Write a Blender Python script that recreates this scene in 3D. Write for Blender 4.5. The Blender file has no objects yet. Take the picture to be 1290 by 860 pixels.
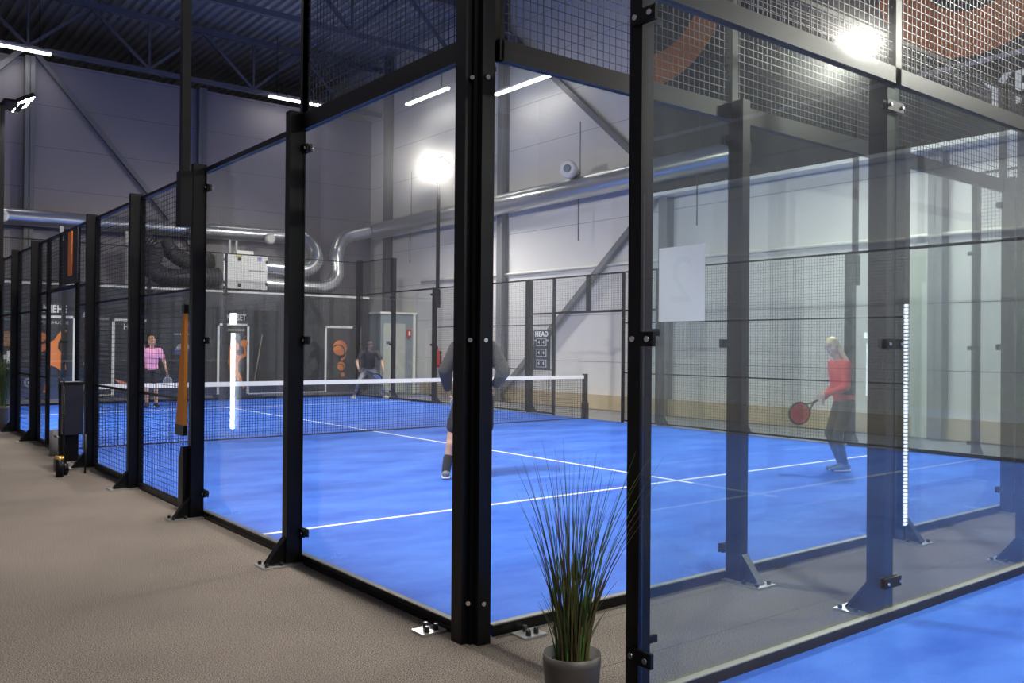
import bpy, bmesh, math, random
from mathutils import Vector, Matrix
random.seed(7)
PI = math.pi
sc = bpy.context.scene
C = sc.collection

# ------------------------------------------------------------------ camera
CP = [-2.6747913, -3.6744503, 1.5080120, 0.6653806, 0.0058809, 0.0080659, 1110.5113615]
cx, cy, cz, yaw, pitch, roll, foc = CP
Fv = Vector((math.sin(yaw)*math.cos(pitch), math.cos(yaw)*math.cos(pitch), math.sin(pitch)))
Rv = Vector((math.cos(yaw), -math.sin(yaw), 0)); Uv = Rv.cross(Fv)
R2 = Rv*math.cos(roll)+Uv*math.sin(roll); U2 = -Rv*math.sin(roll)+Uv*math.cos(roll)
cam = bpy.data.cameras.new('camera'); co = bpy.data.objects.new('camera', cam); C.objects.link(co)
M4 = Matrix.Identity(4)
for i in range(3):
    M4[i][0] = R2[i]; M4[i][1] = U2[i]; M4[i][2] = -Fv[i]; M4[i][3] = (cx, cy, cz)[i]
co.matrix_world = M4
cam.sensor_fit = 'HORIZONTAL'; cam.sensor_width = 36; cam.lens = foc/1290*36
cam.clip_start = 0.05; cam.clip_end = 200
sc.camera = co

# ------------------------------------------------------------------ world, view
w = bpy.data.worlds.new('world'); sc.world = w; w.use_nodes = True
w.node_tree.nodes['Background'].inputs[0].default_value = (0.5, 0.55, 0.7, 1)
w.node_tree.nodes['Background'].inputs[1].default_value = 0.05
sc.view_settings.view_transform = 'Standard'; sc.view_settings.look = 'None'
sc.view_settings.gamma = 1; sc.view_settings.use_curve_mapping = False
sc.view_settings.exposure = 0.05
sc.cycles.max_bounces = 8; sc.cycles.transparent_max_bounces = 24
sc.cycles.diffuse_bounces = 3; sc.cycles.glossy_bounces = 3
sc.cycles.sample_clamp_indirect = 4.0
sc.cycles.caustics_reflective = False; sc.cycles.caustics_refractive = False
FLOOD_W = 480.0      # each floodlight pole
STRIP_W = 10.0       # each strip light
HIGHBAY_W = 300.0

# ------------------------------------------------------------------ materials
def new_mat(name):
    m = bpy.data.materials.new(name); m.use_nodes = True
    return m, m.node_tree, m.node_tree.nodes['Principled BSDF']
def mat(name, col, rough=0.6, metal=0.0, spec=0.5, var=0.0, vscale=8.0, bump=0.0, bscale=60.0):
    m, nt, b = new_mat(name)
    b.inputs['Base Color'].default_value = (*col, 1); b.inputs['Roughness'].default_value = rough
    b.inputs['Metallic'].default_value = metal; b.inputs['Specular IOR Level'].default_value = spec
    tc = nt.nodes.new('ShaderNodeTexCoord')
    if var > 0:
        n = nt.nodes.new('ShaderNodeTexNoise'); n.inputs['Scale'].default_value = vscale; n.inputs['Detail'].default_value = 5
        nt.links.new(tc.outputs['Object'], n.inputs['Vector'])
        r = nt.nodes.new('ShaderNodeValToRGB')
        r.color_ramp.elements[0].position = 0.3; r.color_ramp.elements[1].position = 0.7
        r.color_ramp.elements[0].color = (*[c*(1-var) for c in col], 1)
        r.color_ramp.elements[1].color = (*[min(1, c*(1+var)) for c in col], 1)
        nt.links.new(n.outputs['Fac'], r.inputs['Fac']); nt.links.new(r.outputs['Color'], b.inputs['Base Color'])
    if bump > 0:
        n = nt.nodes.new('ShaderNodeTexNoise'); n.inputs['Scale'].default_value = bscale
        nt.links.new(tc.outputs['Object'], n.inputs['Vector'])
        bp = nt.nodes.new('ShaderNodeBump'); bp.inputs['Strength'].default_value = bump; bp.inputs['Distance'].default_value = 0.01
        nt.links.new(n.outputs['Fac'], bp.inputs['Height']); nt.links.new(bp.outputs['Normal'], b.inputs['Normal'])
    return m
def emis(name, col, s):
    m = bpy.data.materials.new(name); m.use_nodes = True; nt = m.node_tree
    nt.nodes.clear(); o = nt.nodes.new('ShaderNodeOutputMaterial'); e = nt.nodes.new('ShaderNodeEmission')
    e.inputs[0].default_value = (*col, 1); e.inputs[1].default_value = s
    nt.links.new(e.outputs[0], o.inputs[0]); return m

def glass_mat(name, tint, dust, refl=1.0, scatter=0.03):
    m = bpy.data.materials.new(name); m.use_nodes = True; nt = m.node_tree; nt.nodes.clear()
    N = nt.nodes.new; L = nt.links.new
    o = N('ShaderNodeOutputMaterial'); tr = N('ShaderNodeBsdfTransparent'); tr.inputs[0].default_value = (*tint, 1)
    gl = N('ShaderNodeBsdfGlossy'); gl.inputs['Roughness'].default_value = 0.0; gl.inputs['Color'].default_value = (1, 1, 1, 1)
    lw = N('ShaderNodeLayerWeight'); lw.inputs[0].default_value = 0.5
    p = N('ShaderNodeMath'); p.operation = 'POWER'; p.inputs[1].default_value = 5
    L(lw.outputs['Facing'], p.inputs[0])
    q = N('ShaderNodeMath'); q.operation = 'MULTIPLY_ADD'; q.inputs[1].default_value = 0.9*refl; q.inputs[2].default_value = 0.045*refl
    L(p.outputs[0], q.inputs[0])
    mx = N('ShaderNodeMixShader'); L(q.outputs[0], mx.inputs[0]); L(tr.outputs[0], mx.inputs[1]); L(gl.outputs[0], mx.inputs[2])
    # film of dust and wiped smears on the pane
    df = N('ShaderNodeBsdfDiffuse'); df.inputs[0].default_value = (0.8, 0.83, 0.85, 1)
    tl = N('ShaderNodeBsdfTranslucent'); tl.inputs[0].default_value = (0.8, 0.83, 0.85, 1)
    ds = N('ShaderNodeMixShader'); ds.inputs[0].default_value = 0.5; L(df.outputs[0], ds.inputs[1]); L(tl.outputs[0], ds.inputs[2])
    tc = N('ShaderNodeTexCoord'); n1 = N('ShaderNodeTexNoise'); n1.inputs['Scale'].default_value = 2.2; n1.inputs['Detail'].default_value = 6
    mp = N('ShaderNodeMapping'); mp.inputs['Scale'].default_value = (1, 1, 0.6)
    L(tc.outputs['Object'], mp.inputs[0]); L(mp.outputs[0], n1.inputs['Vector'])
    v = N('ShaderNodeTexVoronoi'); v.inputs['Scale'].default_value = 14; L(tc.outputs['Object'], v.inputs['Vector'])
    lt = N('ShaderNodeMath'); lt.operation = 'LESS_THAN'; lt.inputs[1].default_value = 0.085; L(v.outputs['Distance'], lt.inputs[0])
    sp = N('ShaderNodeMath'); sp.operation = 'MULTIPLY'; sp.inputs[1].default_value = dust*1.8; L(lt.outputs[0], sp.inputs[0])
    r = N('ShaderNodeMapRange'); r.inputs['From Min'].default_value = 0.35; r.inputs['From Max'].default_value = 0.7
    r.inputs['To Min'].default_value = dust*0.5; r.inputs['To Max'].default_value = dust*1.6; L(n1.outputs['Fac'], r.inputs['Value'])
    ad = N('ShaderNodeMath'); ad.operation = 'ADD'; L(r.outputs[0], ad.inputs[0]); L(sp.outputs[0], ad.inputs[1])
    m2 = N('ShaderNodeMixShader'); L(ad.outputs[0], m2.inputs[0]); L(mx.outputs[0], m2.inputs[1]); L(ds.outputs[0], m2.inputs[2])
    rf = N('ShaderNodeBsdfRefraction'); rf.inputs['IOR'].default_value = 1.027; rf.inputs['Roughness'].default_value = 1.0
    m3 = N('ShaderNodeMixShader'); m3.inputs[0].default_value = scatter; L(m2.outputs[0], m3.inputs[1]); L(rf.outputs[0], m3.inputs[2])
    L(m3.outputs[0], o.inputs[0]); return m

def turf_mat():
    m, nt, b = new_mat('blue_turf'); N = nt.nodes.new; L = nt.links.new
    tc = N('ShaderNodeTexCoord')
    n1 = N('ShaderNodeTexNoise'); n1.inputs['Scale'].default_value = 0.9; n1.inputs['Detail'].default_value = 6; n1.inputs['Roughness'].default_value = 0.6
    mp = N('ShaderNodeMapping'); mp.inputs['Scale'].default_value = (1.0, 2.2, 1); mp.inputs['Rotation'].default_value = (0, 0, 0.7)
    L(tc.outputs['Object'], mp.inputs[0]); L(mp.outputs[0], n1.inputs['Vector'])
    r1 = N('ShaderNodeValToRGB'); e = r1.color_ramp.elements
    e[0].position = 0.30; e[0].color = (0.008, 0.085, 0.555, 1); e[1].position = 0.72; e[1].color = (0.064, 0.216, 0.81, 1)
    L(n1.outputs['Fac'], r1.inputs['Fac'])
    n2 = N('ShaderNodeTexNoise'); n2.inputs['Scale'].default_value = 220; n2.inputs['Detail'].default_value = 3
    L(tc.outputs['Object'], n2.inputs['Vector'])
    r2 = N('ShaderNodeValToRGB'); e = r2.color_ramp.elements
    e[0].position = 0.60; e[0].color = (0, 0, 0, 1); e[1].position = 0.75; e[1].color = (0.2, 0.2, 0.2, 1)
    L(n2.outputs['Fac'], r2.inputs['Fac'])
    mx = N('ShaderNodeMix'); mx.data_type = 'RGBA'; mx.inputs[7].default_value = (0.6, 0.68, 0.8, 1)
    L(r2.outputs['Color'], mx.inputs[0]); L(r1.outputs['Color'], mx.inputs[6]); L(mx.outputs[2], b.inputs['Base Color'])
    bp = N('ShaderNodeBump'); bp.inputs['Strength'].default_value = 0.5; bp.inputs['Distance'].default_value = 0.01
    L(n2.outputs['Fac'], bp.inputs['Height']); L(bp.outputs['Normal'], b.inputs['Normal'])
    b.inputs['Roughness'].default_value = 0.75; b.inputs['Specular IOR Level'].default_value = 0.3
    return m

def carpet_mat(name='grey_carpet', seams=False):
    m, nt, b = new_mat(name); N = nt.nodes.new; L = nt.links.new
    tc = N('ShaderNodeTexCoord')
    n2 = N('ShaderNodeTexNoise'); n2.inputs['Scale'].default_value = 165; n2.inputs['Detail'].default_value = 4
    L(tc.outputs['Object'], n2.inputs['Vector'])
    r = N('ShaderNodeValToRGB'); e = r.color_ramp.elements
    e[0].position = 0.38; e[0].color = (0.040, 0.034, 0.030, 1); e[1].position = 0.64; e[1].color = (0.285, 0.247, 0.222, 1)
    L(n2.outputs['Fac'], r.inputs['Fac'])
    n3 = N('ShaderNodeTexNoise'); n3.inputs['Scale'].default_value = 0.8; n3.inputs['Detail'].default_value = 4
    L(tc.outputs['Object'], n3.inputs['Vector'])
    r3 = N('ShaderNodeValToRGB'); e = r3.color_ramp.elements
    e[0].position = 0.35; e[0].color = (0.85, 0.85, 0.85, 1); e[1].position = 0.65; e[1].color = (1.1, 1.1, 1.1, 1)
    L(n3.outputs['Fac'], r3.inputs['Fac'])
    mu = N('ShaderNodeMix'); mu.data_type = 'RGBA'; mu.blend_type = 'MULTIPLY'; mu.inputs[0].default_value = 1
    L(r.outputs['Color'], mu.inputs[6]); L(r3.outputs['Color'], mu.inputs[7])
    br = N('ShaderNodeTexBrick'); br.inputs['Scale'].default_value = 1; br.inputs['Mortar Size'].default_value = 0.0025
    br.inputs['Mortar Smooth'].default_value = 0; br.inputs['Brick Width'].default_value = 3.7; br.inputs['Row Height'].default_value = 0.55
    br.inputs['Color1'].default_value = (1, 1, 1, 1); br.inputs['Color2'].default_value = (1, 1, 1, 1); br.inputs['Mortar'].default_value = (0.35, 0.35, 0.35, 1) if seams else (1, 1, 1, 1)
    mp = N('ShaderNodeMapping'); mp.inputs['Location'].default_value = (0.35, 0.12, 0)
    L(tc.outputs['Object'], mp.inputs[0]); L(mp.outputs[0], br.inputs['Vector'])
    m3 = N('ShaderNodeMix'); m3.data_type = 'RGBA'; m3.blend_type = 'MULTIPLY'; m3.inputs[0].default_value = 1
    L(mu.outputs[2], m3.inputs[6]); L(br.outputs['Color'], m3.inputs[7]); L(m3.outputs[2], b.inputs['Base Color'])
    bp = N('ShaderNodeBump'); bp.inputs['Strength'].default_value = 0.6; bp.inputs['Distance'].default_value = 0.006
    L(n2.outputs['Fac'], bp.inputs['Height']); L(bp.outputs['Normal'], b.inputs['Normal'])
    b.inputs['Roughness'].default_value = 0.95; b.inputs['Specular IOR Level'].default_value = 0.1
    return m

def panel_wall_mat(name, col, pitch=0.14, rough=0.45, big=1.15):
    """sandwich panel sheet: fine horizontal profiling plus wide joints"""
    m, nt, b = new_mat(name); N = nt.nodes.new; L = nt.links.new
    tc = N('ShaderNodeTexCoord'); sx = N('ShaderNodeSeparateXYZ'); L(tc.outputs['Object'], sx.inputs[0])
    def saw(p, wdt):
        d = N('ShaderNodeMath'); d.operation = 'DIVIDE'; d.inputs[1].default_value = p; L(sx.outputs['Z'], d.inputs[0])
        f = N('ShaderNodeMath'); f.operation = 'FRACT'; L(d.outputs[0], f.inputs[0])
        g = N('ShaderNodeMath'); g.operation = 'GREATER_THAN'; g.inputs[1].default_value = wdt; L(f.outputs[0], g.inputs[0]); return g
    a = saw(pitch, 0.12); c = saw(big, 0.012)
    mu = N('ShaderNodeMath'); mu.operation = 'MULTIPLY'; L(a.outputs[0], mu.inputs[0]); L(c.outputs[0], mu.inputs[1])
    bp = N('ShaderNodeBump'); bp.inputs['Strength'].default_value = 0.35; bp.inputs['Distance'].default_value = 0.004
    L(a.outputs[0], bp.inputs['Height']); L(bp.outputs['Normal'], b.inputs['Normal'])
    r = N('ShaderNodeMapRange'); r.inputs['To Min'].default_value = 0.45; r.inputs['To Max'].default_value = 1.0; L(c.outputs[0], r.inputs['Value'])
    mx = N('ShaderNodeMix'); mx.data_type = 'RGBA'; mx.blend_type = 'MULTIPLY'; mx.inputs[0].default_value = 1
    mx.inputs[6].default_value = (*col, 1); L(r.outputs[0], mx.inputs[7]); L(mx.outputs[2], b.inputs['Base Color'])
    b.inputs['Roughness'].default_value = rough
    return m

BLACK = mat('black_powder_coat', (0.003, 0.003, 0.0038), 0.36, 0, 0.24)
WIRE = mat('black_wire', (0.014, 0.014, 0.016), 0.35, 0.0)
GALV = mat('galvanised_steel', (0.55, 0.56, 0.56), 0.35, 0.9, var=0.15, vscale=20)
BOLT = mat('bolt_steel', (0.6, 0.6, 0.6), 0.25, 1.0)
DARKBOLT = mat('dark_bolt', (0.03, 0.03, 0.03), 0.35, 0.8)
SILL = mat('pale_sill', (0.22, 0.225, 0.22), 0.5)
GLASS = glass_mat('court_glass', (0.965, 0.98, 0.975), 0.009, 1.0, 0.018)
GLASS_FRONT = glass_mat('front_court_glass', (0.93, 0.965, 0.955), 0.006, 1.05, 0.012)
TURF = turf_mat(); CARPET = carpet_mat(); CARPET2 = carpet_mat('grey_carpet_seamed', True)
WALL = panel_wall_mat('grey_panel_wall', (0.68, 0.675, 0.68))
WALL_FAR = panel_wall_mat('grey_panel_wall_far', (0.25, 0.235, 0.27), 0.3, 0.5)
DARKWALL = mat('charcoal_wall', (0.017, 0.018, 0.022), 0.6, var=0.15, vscale=1.5)
WHITE = mat('white_paint', (0.88, 0.88, 0.84), 0.5)
LINE = mat('white_turf_line', (0.82, 0.85, 0.9), 0.8)
ORANGE = mat('orange_paint', (0.85, 0.24, 0.045), 0.55)
BEIGE = mat('beige_concrete', (0.52, 0.44, 0.31), 0.8, var=0.1, vscale=3)
CONC = mat('grey_concrete_floor', (0.22, 0.22, 0.22), 0.6, var=0.15, vscale=2)
DECK = mat('roof_deck_steel', (0.36, 0.365, 0.40), 0.4, 0.2)
TRUSS = mat('truss_steel', (0.12, 0.125, 0.16), 0.5, 0.2)
COLUMN = mat('column_steel', (0.15, 0.155, 0.175), 0.5)
DUCT = mat('spiral_duct_steel', (0.62, 0.64, 0.66), 0.28, 0.85)
FLEX = mat('black_flexible_duct', (0.025, 0.025, 0.027), 0.5, bump=0.3, bscale=20)
RED = mat('red_paint', (0.55, 0.03, 0.03), 0.4)
PALE = mat('pale_cabin_panel', (0.50, 0.53, 0.50), 0.5)
BLUEGREY = mat('blue_grey_panel', (0.24, 0.29, 0.33), 0.5)
FLOODE = emis('floodlight_led', (1.0, 0.95, 0.86), 400)
STRIPE = emis('strip_light_led', (1.0, 0.97, 0.90), 8)
LEDBAR = emis('cold_led_strip', (0.75, 0.85, 1.0), 16)
HEADER = emis('lit_header_panel', (0.9, 0.95, 1.0), 14)
NETM = mat('net_cord', (0.012, 0.012, 0.016), 0.8)
TAPE = mat('white_net_tape', (0.92, 0.92, 0.9), 0.7)

# ------------------------------------------------------------------ mesh builder
class MB:
    def __init__(s): s.v = []; s.f = []; s.sm = []
    def add(s, vs, fs, smooth=False):
        o = len(s.v); s.v += [tuple(v) for v in vs]; s.f += [tuple(i+o for i in f) for f in fs]; s.sm += [smooth]*len(fs); return s
    def box(s, x0, x1, y0, y1, z0, z1):
        vs = [(x0,y0,z0),(x1,y0,z0),(x1,y1,z0),(x0,y1,z0),(x0,y0,z1),(x1,y0,z1),(x1,y1,z1),(x0,y1,z1)]
        return s.add(vs, [(0,3,2,1),(4,5,6,7),(0,1,5,4),(1,2,6,5),(2,3,7,6),(3,0,4,7)])
    def beam(s, a, b, w, h, up=(0,0,1)):
        a = Vector(a); b = Vector(b); d = (b-a).normalized(); u = Vector(up)
        if abs(d.dot(u)) > 0.99: u = Vector((1,0,0))
        x = d.cross(u).normalized()*w/2; y = x.cross(d).normalized()*h/2
        vs = [a-x-y, a+x-y, a+x+y, a-x+y, b-x-y, b+x-y, b+x+y, b-x+y]
        return s.add(vs, [(0,3,2,1),(4,5,6,7),(0,1,5,4),(1,2,6,5),(2,3,7,6),(3,0,4,7)])
    def tube(s, pts, rads, n=12, caps=True, smooth=True):
        pts = [Vector(p) for p in pts]; k = len(pts)
        if not hasattr(rads, '__len__'): rads = [rads]*k
        o = len(s.v); prev = None
        for i, p in enumerate(pts):
            d = (pts[min(i+1, k-1)]-pts[max(i-1, 0)]).normalized()
            if prev is None:
                u = Vector((0,0,1)) if abs(d.z) < 0.9 else Vector((1,0,0))
                x = d.cross(u).normalized()
            else:
                x = (prev-d*prev.dot(d)).normalized()
            prev = x; y = d.cross(x)
            for j in range(n):
                a = 2*PI*j/n; s.v.append(tuple(p+(x*math.cos(a)+y*math.sin(a))*rads[i]))
        for i in range(k-1):
            for j in range(n):
                a = o+i*n+j; b = o+i*n+(j+1) % n
                s.f.append((a, b, b+n, a+n)); s.sm.append(smooth)
        if caps:
            s.f.append(tuple(o+j for j in range(n))[::-1]); s.sm.append(False)
            s.f.append(tuple(o+(k-1)*n+j for j in range(n))); s.sm.append(False)
        return s
    def lathe(s, prof, n=32, c=(0,0,0), smooth=True):
        o = len(s.v)
        for r, z in prof:
            for j in range(n):
                a = 2*PI*j/n; s.v.append((c[0]+r*math.cos(a), c[1]+r*math.sin(a), c[2]+z))
        for i in range(len(prof)-1):
            for j in range(n):
                a = o+i*n+j; b = o+i*n+(j+1) % n
                s.f.append((a, b, b+n, a+n)); s.sm.append(smooth)
        return s
    def prism(s, poly, T, depth):
        """poly: 2D points; T maps (u,v,w)->3D; extruded w 0..depth"""
        n = len(poly); vs = [T(u, v, 0) for u, v in poly]+[T(u, v, depth) for u, v in poly]
        fs = [tuple(range(n))[::-1], tuple(range(n, 2*n))]+[(i, (i+1) % n, n+(i+1) % n, n+i) for i in range(n)]
        return s.add(vs, fs)
    def mesh(s, name, m):
        me = bpy.data.meshes.new(name); me.from_pydata([tuple(v) for v in s.v], [], s.f)
        me.polygons.foreach_set('use_smooth', s.sm)
        bm = bmesh.new(); bm.from_mesh(me); bmesh.ops.recalc_face_normals(bm, faces=bm.faces); bm.to_mesh(me); bm.free()
        me.materials.append(m); return me
    def build(s, name, m, parent=None, loc=None, rot=None):
        return place(name, s.mesh(name, m), parent, loc, rot)

def place(name, me, parent=None, loc=None, rot=None):
    o = bpy.data.objects.new(name, me); C.objects.link(o)
    if parent: o.parent = parent
    if loc is not None: o.location = loc
    if rot is not None: o.rotation_euler = (0, 0, rot) if not hasattr(rot, '__len__') else rot
    return o
def tag(o, label, cat, group=None, kind=None):
    o['label'] = label; o['category'] = cat
    if group: o['group'] = group
    if kind: o['kind'] = kind
    return o
def thing(name, label, cat, loc=(0,0,0), rot=0, group=None):
    o = place(name, None, None, loc, rot); return tag(o, label, cat, group)
def struct(name, mb, m):
    o = mb.build(name, m); o['kind'] = 'structure'; return o
CACHE = {}
def cached(key, fn):
    if key not in CACHE: CACHE[key] = fn()
    return CACHE[key]
def B(*a): return MB().box(*a)
def area(name, parent, loc, direction, sx, sy, power, col=(1, 0.93, 0.84), spread=PI):
    l = bpy.data.lights.new(name, 'AREA'); l.shape = 'RECTANGLE'; l.size = sx; l.size_y = sy; l.energy = power; l.color = col; l.spread = spread
    o = bpy.data.objects.new(name, l); C.objects.link(o); o.location = loc
    o.rotation_euler = Vector(direction).to_track_quat('-Z', 'Y').to_euler()
    if parent: o.parent = parent
    return o
def text_mesh(body, size, matrix, m, name, parent, extrude=0.004, bold=0.0):
    cu = bpy.data.curves.new(name, 'FONT'); cu.body = body; cu.size = size; cu.extrude = extrude; cu.align_x = 'CENTER'; cu.align_y = 'CENTER'
    cu.offset = bold; cu.space_character = 1.1
    t = bpy.data.objects.new(name, cu); C.objects.link(t)
    dg = bpy.context.evaluated_depsgraph_get(); me = bpy.data.meshes.new_from_object(t.evaluated_get(dg))
    bpy.data.objects.remove(t); me.transform(matrix); me.materials.clear(); me.materials.append(m)
    return place(name, me, parent)
FACE_NEG_Y = Matrix.Rotation(PI/2, 4, 'X')
FACE_NEG_X = Matrix.Rotation(-PI/2, 4, 'Z') @ Matrix.Rotation(PI/2, 4, 'X')
def at(mx, p): return Matrix.Translation(Vector(p)) @ mx
ORD = ['first', 'second', 'third', 'fourth', 'fifth', 'sixth', 'seventh', 'eighth', 'ninth', 'tenth', 'eleventh', 'twelfth']

# ------------------------------------------------------------------ setting
XL, XR, YN, YF, ZC = -4.9, 12.3, -21.5, 23.4, 11.15
struct('floor', B(XL-.2, XR+.2, YN-.2, YF+.2, -0.2, -0.012), CONC)
cp = MB()
cp.box(XL, -0.03, YN, 21.0, -0.012, 0.0)            # walkway along the courts
struct('floor_carpet', cp, CARPET)
struct('floor_aisle', B(-0.03, 10.05, -1.1, 0.0, -0.012, 0.0), CARPET2)          # aisle between the two courts
tf = struct('floor_turf_far_court', B(-0.03, 10.05, 0.0, 20.0, -0.012, 0.003), TURF)
tf = struct('floor_turf_near_court', B(-0.03, 10.05, -21.1, -1.1, -0.012, 0.003), TURF)
struct('wall_right', B(XR, XR+.2, YN, 36, 0, ZC+.3), WALL)
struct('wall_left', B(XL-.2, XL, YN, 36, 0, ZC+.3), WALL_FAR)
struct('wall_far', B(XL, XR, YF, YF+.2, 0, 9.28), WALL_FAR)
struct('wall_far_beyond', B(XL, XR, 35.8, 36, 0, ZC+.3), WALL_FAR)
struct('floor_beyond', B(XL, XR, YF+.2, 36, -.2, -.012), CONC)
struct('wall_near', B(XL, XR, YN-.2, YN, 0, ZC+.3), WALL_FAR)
struct('baseboard_right', B(XR-.06, XR, YN, 20.0, 0, 0.36), BEIGE)
# corrugated roof deck, ribs along Y
ce = MB(); x = XL; o = 0; prof = []
while x < XR:
    prof += [(x, ZC), (x+.10, ZC), (x+.135, ZC+.09), (x+.235, ZC+.09)]; x += .27
vs = [(px, YN, pz) for px, pz in prof]+[(px, 36, pz) for px, pz in prof]; n = len(prof)
ce.add(vs, [(i, i+1, n+i+1, n+i) for i in range(n-1)])
ce.box(XL, XR, YN, 36, ZC+.12, ZC+.2)
struct('ceiling', ce, DECK)
# low dark partition block at the far end
pb = B(XL, 10.93, 21.0, YF, 0, 2.98)
struct('wall_far_low', pb, DARKWALL)
struct('trim_1', B(XL, 10.93, 20.97, 21.05, 2.98, 3.03), WHITE)
struct('trim_2', B(XL, 10.93, 20.985, 21.0, 0.0, 0.09), mat('grey_plinth', (0.16, 0.16, 0.15), 0.7))
# dark mural high on the right wall with white edge
struct('wall_right_mural', B(XR-.28, XR, -14, 10.0, 4.98, ZC), mat('mural_charcoal', (0.040, 0.038, 0.038), 0.6))
struct('trim_3', B(XR-.40, XR, -14, 10.0, 4.88, 4.95), mat('trim_gloss_white', (.9, .9, .88), .3))
struct('trim_4', B(XR-.30, XR-.27, -14, 4.4, 6.14, 6.22), mat('trim_lilac', (0.35, 0.34, 0.40), 0.5))
struct('trim_5', MB().tube([(XR-.06, YN, 3.40), (XR-.06, 20, 3.52)], 0.03, 8), WHITE)
# columns
def hcol(mb, x, y, z1, ax):
    a, t = .12, .015
    if ax == 'x':   # web along x
        mb.box(x-a, x-a+t, y-a, y+a, 0, z1); mb.box(x+a-t, x+a, y-a, y+a, 0, z1); mb.box(x-a, x+a, y-t/2, y+t/2, 0, z1)
    else:
        mb.box(x-a, x+a, y-a, y-a+t, 0, z1); mb.box(x-a, x+a, y+a-t, y+a, 0, z1); mb.box(x-t/2, x+t/2, y-a, y+a, 0, z1)
    return mb
for i, y in enumerate((22.0, 15.7, 9.7, 3.6, -2.7, -9.0)):
    struct('trim_%d' % (10+i), hcol(MB(), XR-.13, y, ZC, 'x'), COLUMN)
for i, x in enumerate((-3.9, 1.73, 6.4)):
    struct('trim_%d' % (20+i), hcol(MB(), x, YF-.13, 9.28, 'y'), COLUMN)
struct('trim_30', MB().beam((XR-.12, 9.7, 5.15), (XR-.12, 15.7, 10.3), .14, .14), COLUMN)
struct('trim_31', MB().beam((XR-.12, 9.7, 5.15), (XR-.12, 16.0, 0.0), .14, .14), COLUMN)
struct('trim_32', MB().beam((1.8, YF-.12, 9.5), (9.5, YF-.12, 0.6), .13, .13), COLUMN)
struct('trim_33', MB().beam((1.6, YF-.12, 9.5), (-3.9, YF-.12, 3.5), .13, .13), COLUMN)

# roof trusses
def truss(y, label):
    t = thing('roof_truss', label, 'truss', (0, y, 0), 0, 'steel roof trusses')
    MB().beam((XL, 0, 9.35), (XR, 0, 9.35), .14, .14).build('bottom_chord', TRUSS, t)
    MB().beam((XL, 0, 10.87), (XR, 0, 10.87), .16, .16).build('top_chord', TRUSS, t)
    x = XL+.3; k = 0; st = 1.55
    while x+st < XR:
        a, b = (9.4, 10.8) if k % 2 == 0 else (10.8, 9.4)
        MB().beam((x, 0, a), (x+st, 0, b), .08, .08).build('diagonal_web', TRUSS, t)
        if k % 2 == 0: MB().beam((x, 0, 9.4), (x, 0, 10.8), .06, .06).build('vertical_web', TRUSS, t)
        x += st; k += 1
for y, l in ((22.75, 'dark steel roof truss against the far wall'), (16.3, 'dark steel roof truss second from the far wall'),
             (10.0, 'dark steel roof truss over the middle of the court with players'), (3.7, 'dark steel roof truss over the glass corner'),
             (-2.6, 'dark steel roof truss over the front court')):
    truss(y, l)
for i, x in enumerate((-2.0, 3.2, 8.4)):
    pass

# ------------------------------------------------------------------ fence parts
def bolt(mb, x, y0, z, s, r=.011):   # hex head pointing along +-y
    return mb.tube([(x, y0, z), (x, y0+s*.012, z)], [r, r*.8], 8)
def post_parts(t, h, clamps, glassy, arm=True, off=0.0):
    hw = .037
    def pole():
        m = MB().box(-hw, hw, .012, .122, .012, h)
        m.box(-hw-.004, hw+.004, .008, .020, .012, h)        # flange against the glass
        return m.mesh('pole', BLACK)
    place('pole', cached(('pole', round(h, 2)), pole), t)
    bp_ = place('base_plate', cached('plate', lambda: MB().box(-.09, .09, -.0, .30, .0, .012).mesh('base_plate', GALV)), t)
    def gus():
        m = MB()
        m.prism([(.12, .012), (.24, .012), (.24, .03), (.135, .17), (.12, .17)], lambda u, v, w_: (-.012+w_, u, v), .024)
        m.beam((0, .255, .014), (0, .125, .18), .06, .012, (0, 1, 0))
        return m.mesh('gusset', BLACK)
    place('gusset', cached('gus', gus), t)
    near = (t.location-Vector((cx, cy, 0))).length < 9.5
    if near:
        for (x, y) in ((-.065, .17), (.065, .17), (-.06, .27), (.06, .27)):
            place('anchor_bolt', cached('bl', lambda: MB().tube([(0, 0, 0), (0, 0, .022)], .013, 8).mesh('anchor_bolt', DARKBOLT)), bp_, (x, y, .012))
    if glassy:
        def cl():
            m = MB().box(-.085, .085, -.020, -.007, -.028, .028); m.box(-.085, .085, .007, .02, -.028, .028); m.box(-.004, .004, -.01, .01, -.02, .02)
            return m.mesh('clamp', BLACK)
        for z in clamps:
            c = place('clamp', cached('cl', cl), t, (0, 0, z))
            if near:
                for x in (-.062, .062):
                    place('clamp_bolt', cached('cbo', lambda: bolt(MB(), 0, 0, 0, 1).mesh('clamp_bolt', BOLT)), c, (x, .020, 0))
                    place('clamp_bolt', cached('cbi', lambda: bolt(MB(), 0, 0, 0, -1).mesh('clamp_bolt', BOLT)), c, (x, -.020, 0))
def glass_panel(t, w_, toprail, gm):
    """local x 0..w_"""
    g0, g1 = .005, w_-.005
    place('pane', cached(('pane', round(w_, 3), gm.name), lambda: MB().box(g0, g1, -.006, .006, .05, 3.0).mesh('pane', gm)), t)
    place('bottom_rail', cached(('brail', round(w_, 3)), lambda: MB().box(0, w_, -.026, .011, .0, .056).mesh('bottom_rail', BLACK)), t)
    place('sill_strip', cached(('sill', round(w_, 3)), lambda: MB().box(0, w_, -.030, .008, .056, .062).mesh('sill_strip', SILL)), t)
    if toprail:
        place('top_rail', cached(('trail', round(w_, 3)), lambda: MB().box(0, w_, -.02, .03, 3.0, 3.04).mesh('top_rail', BLACK)), t)
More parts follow.
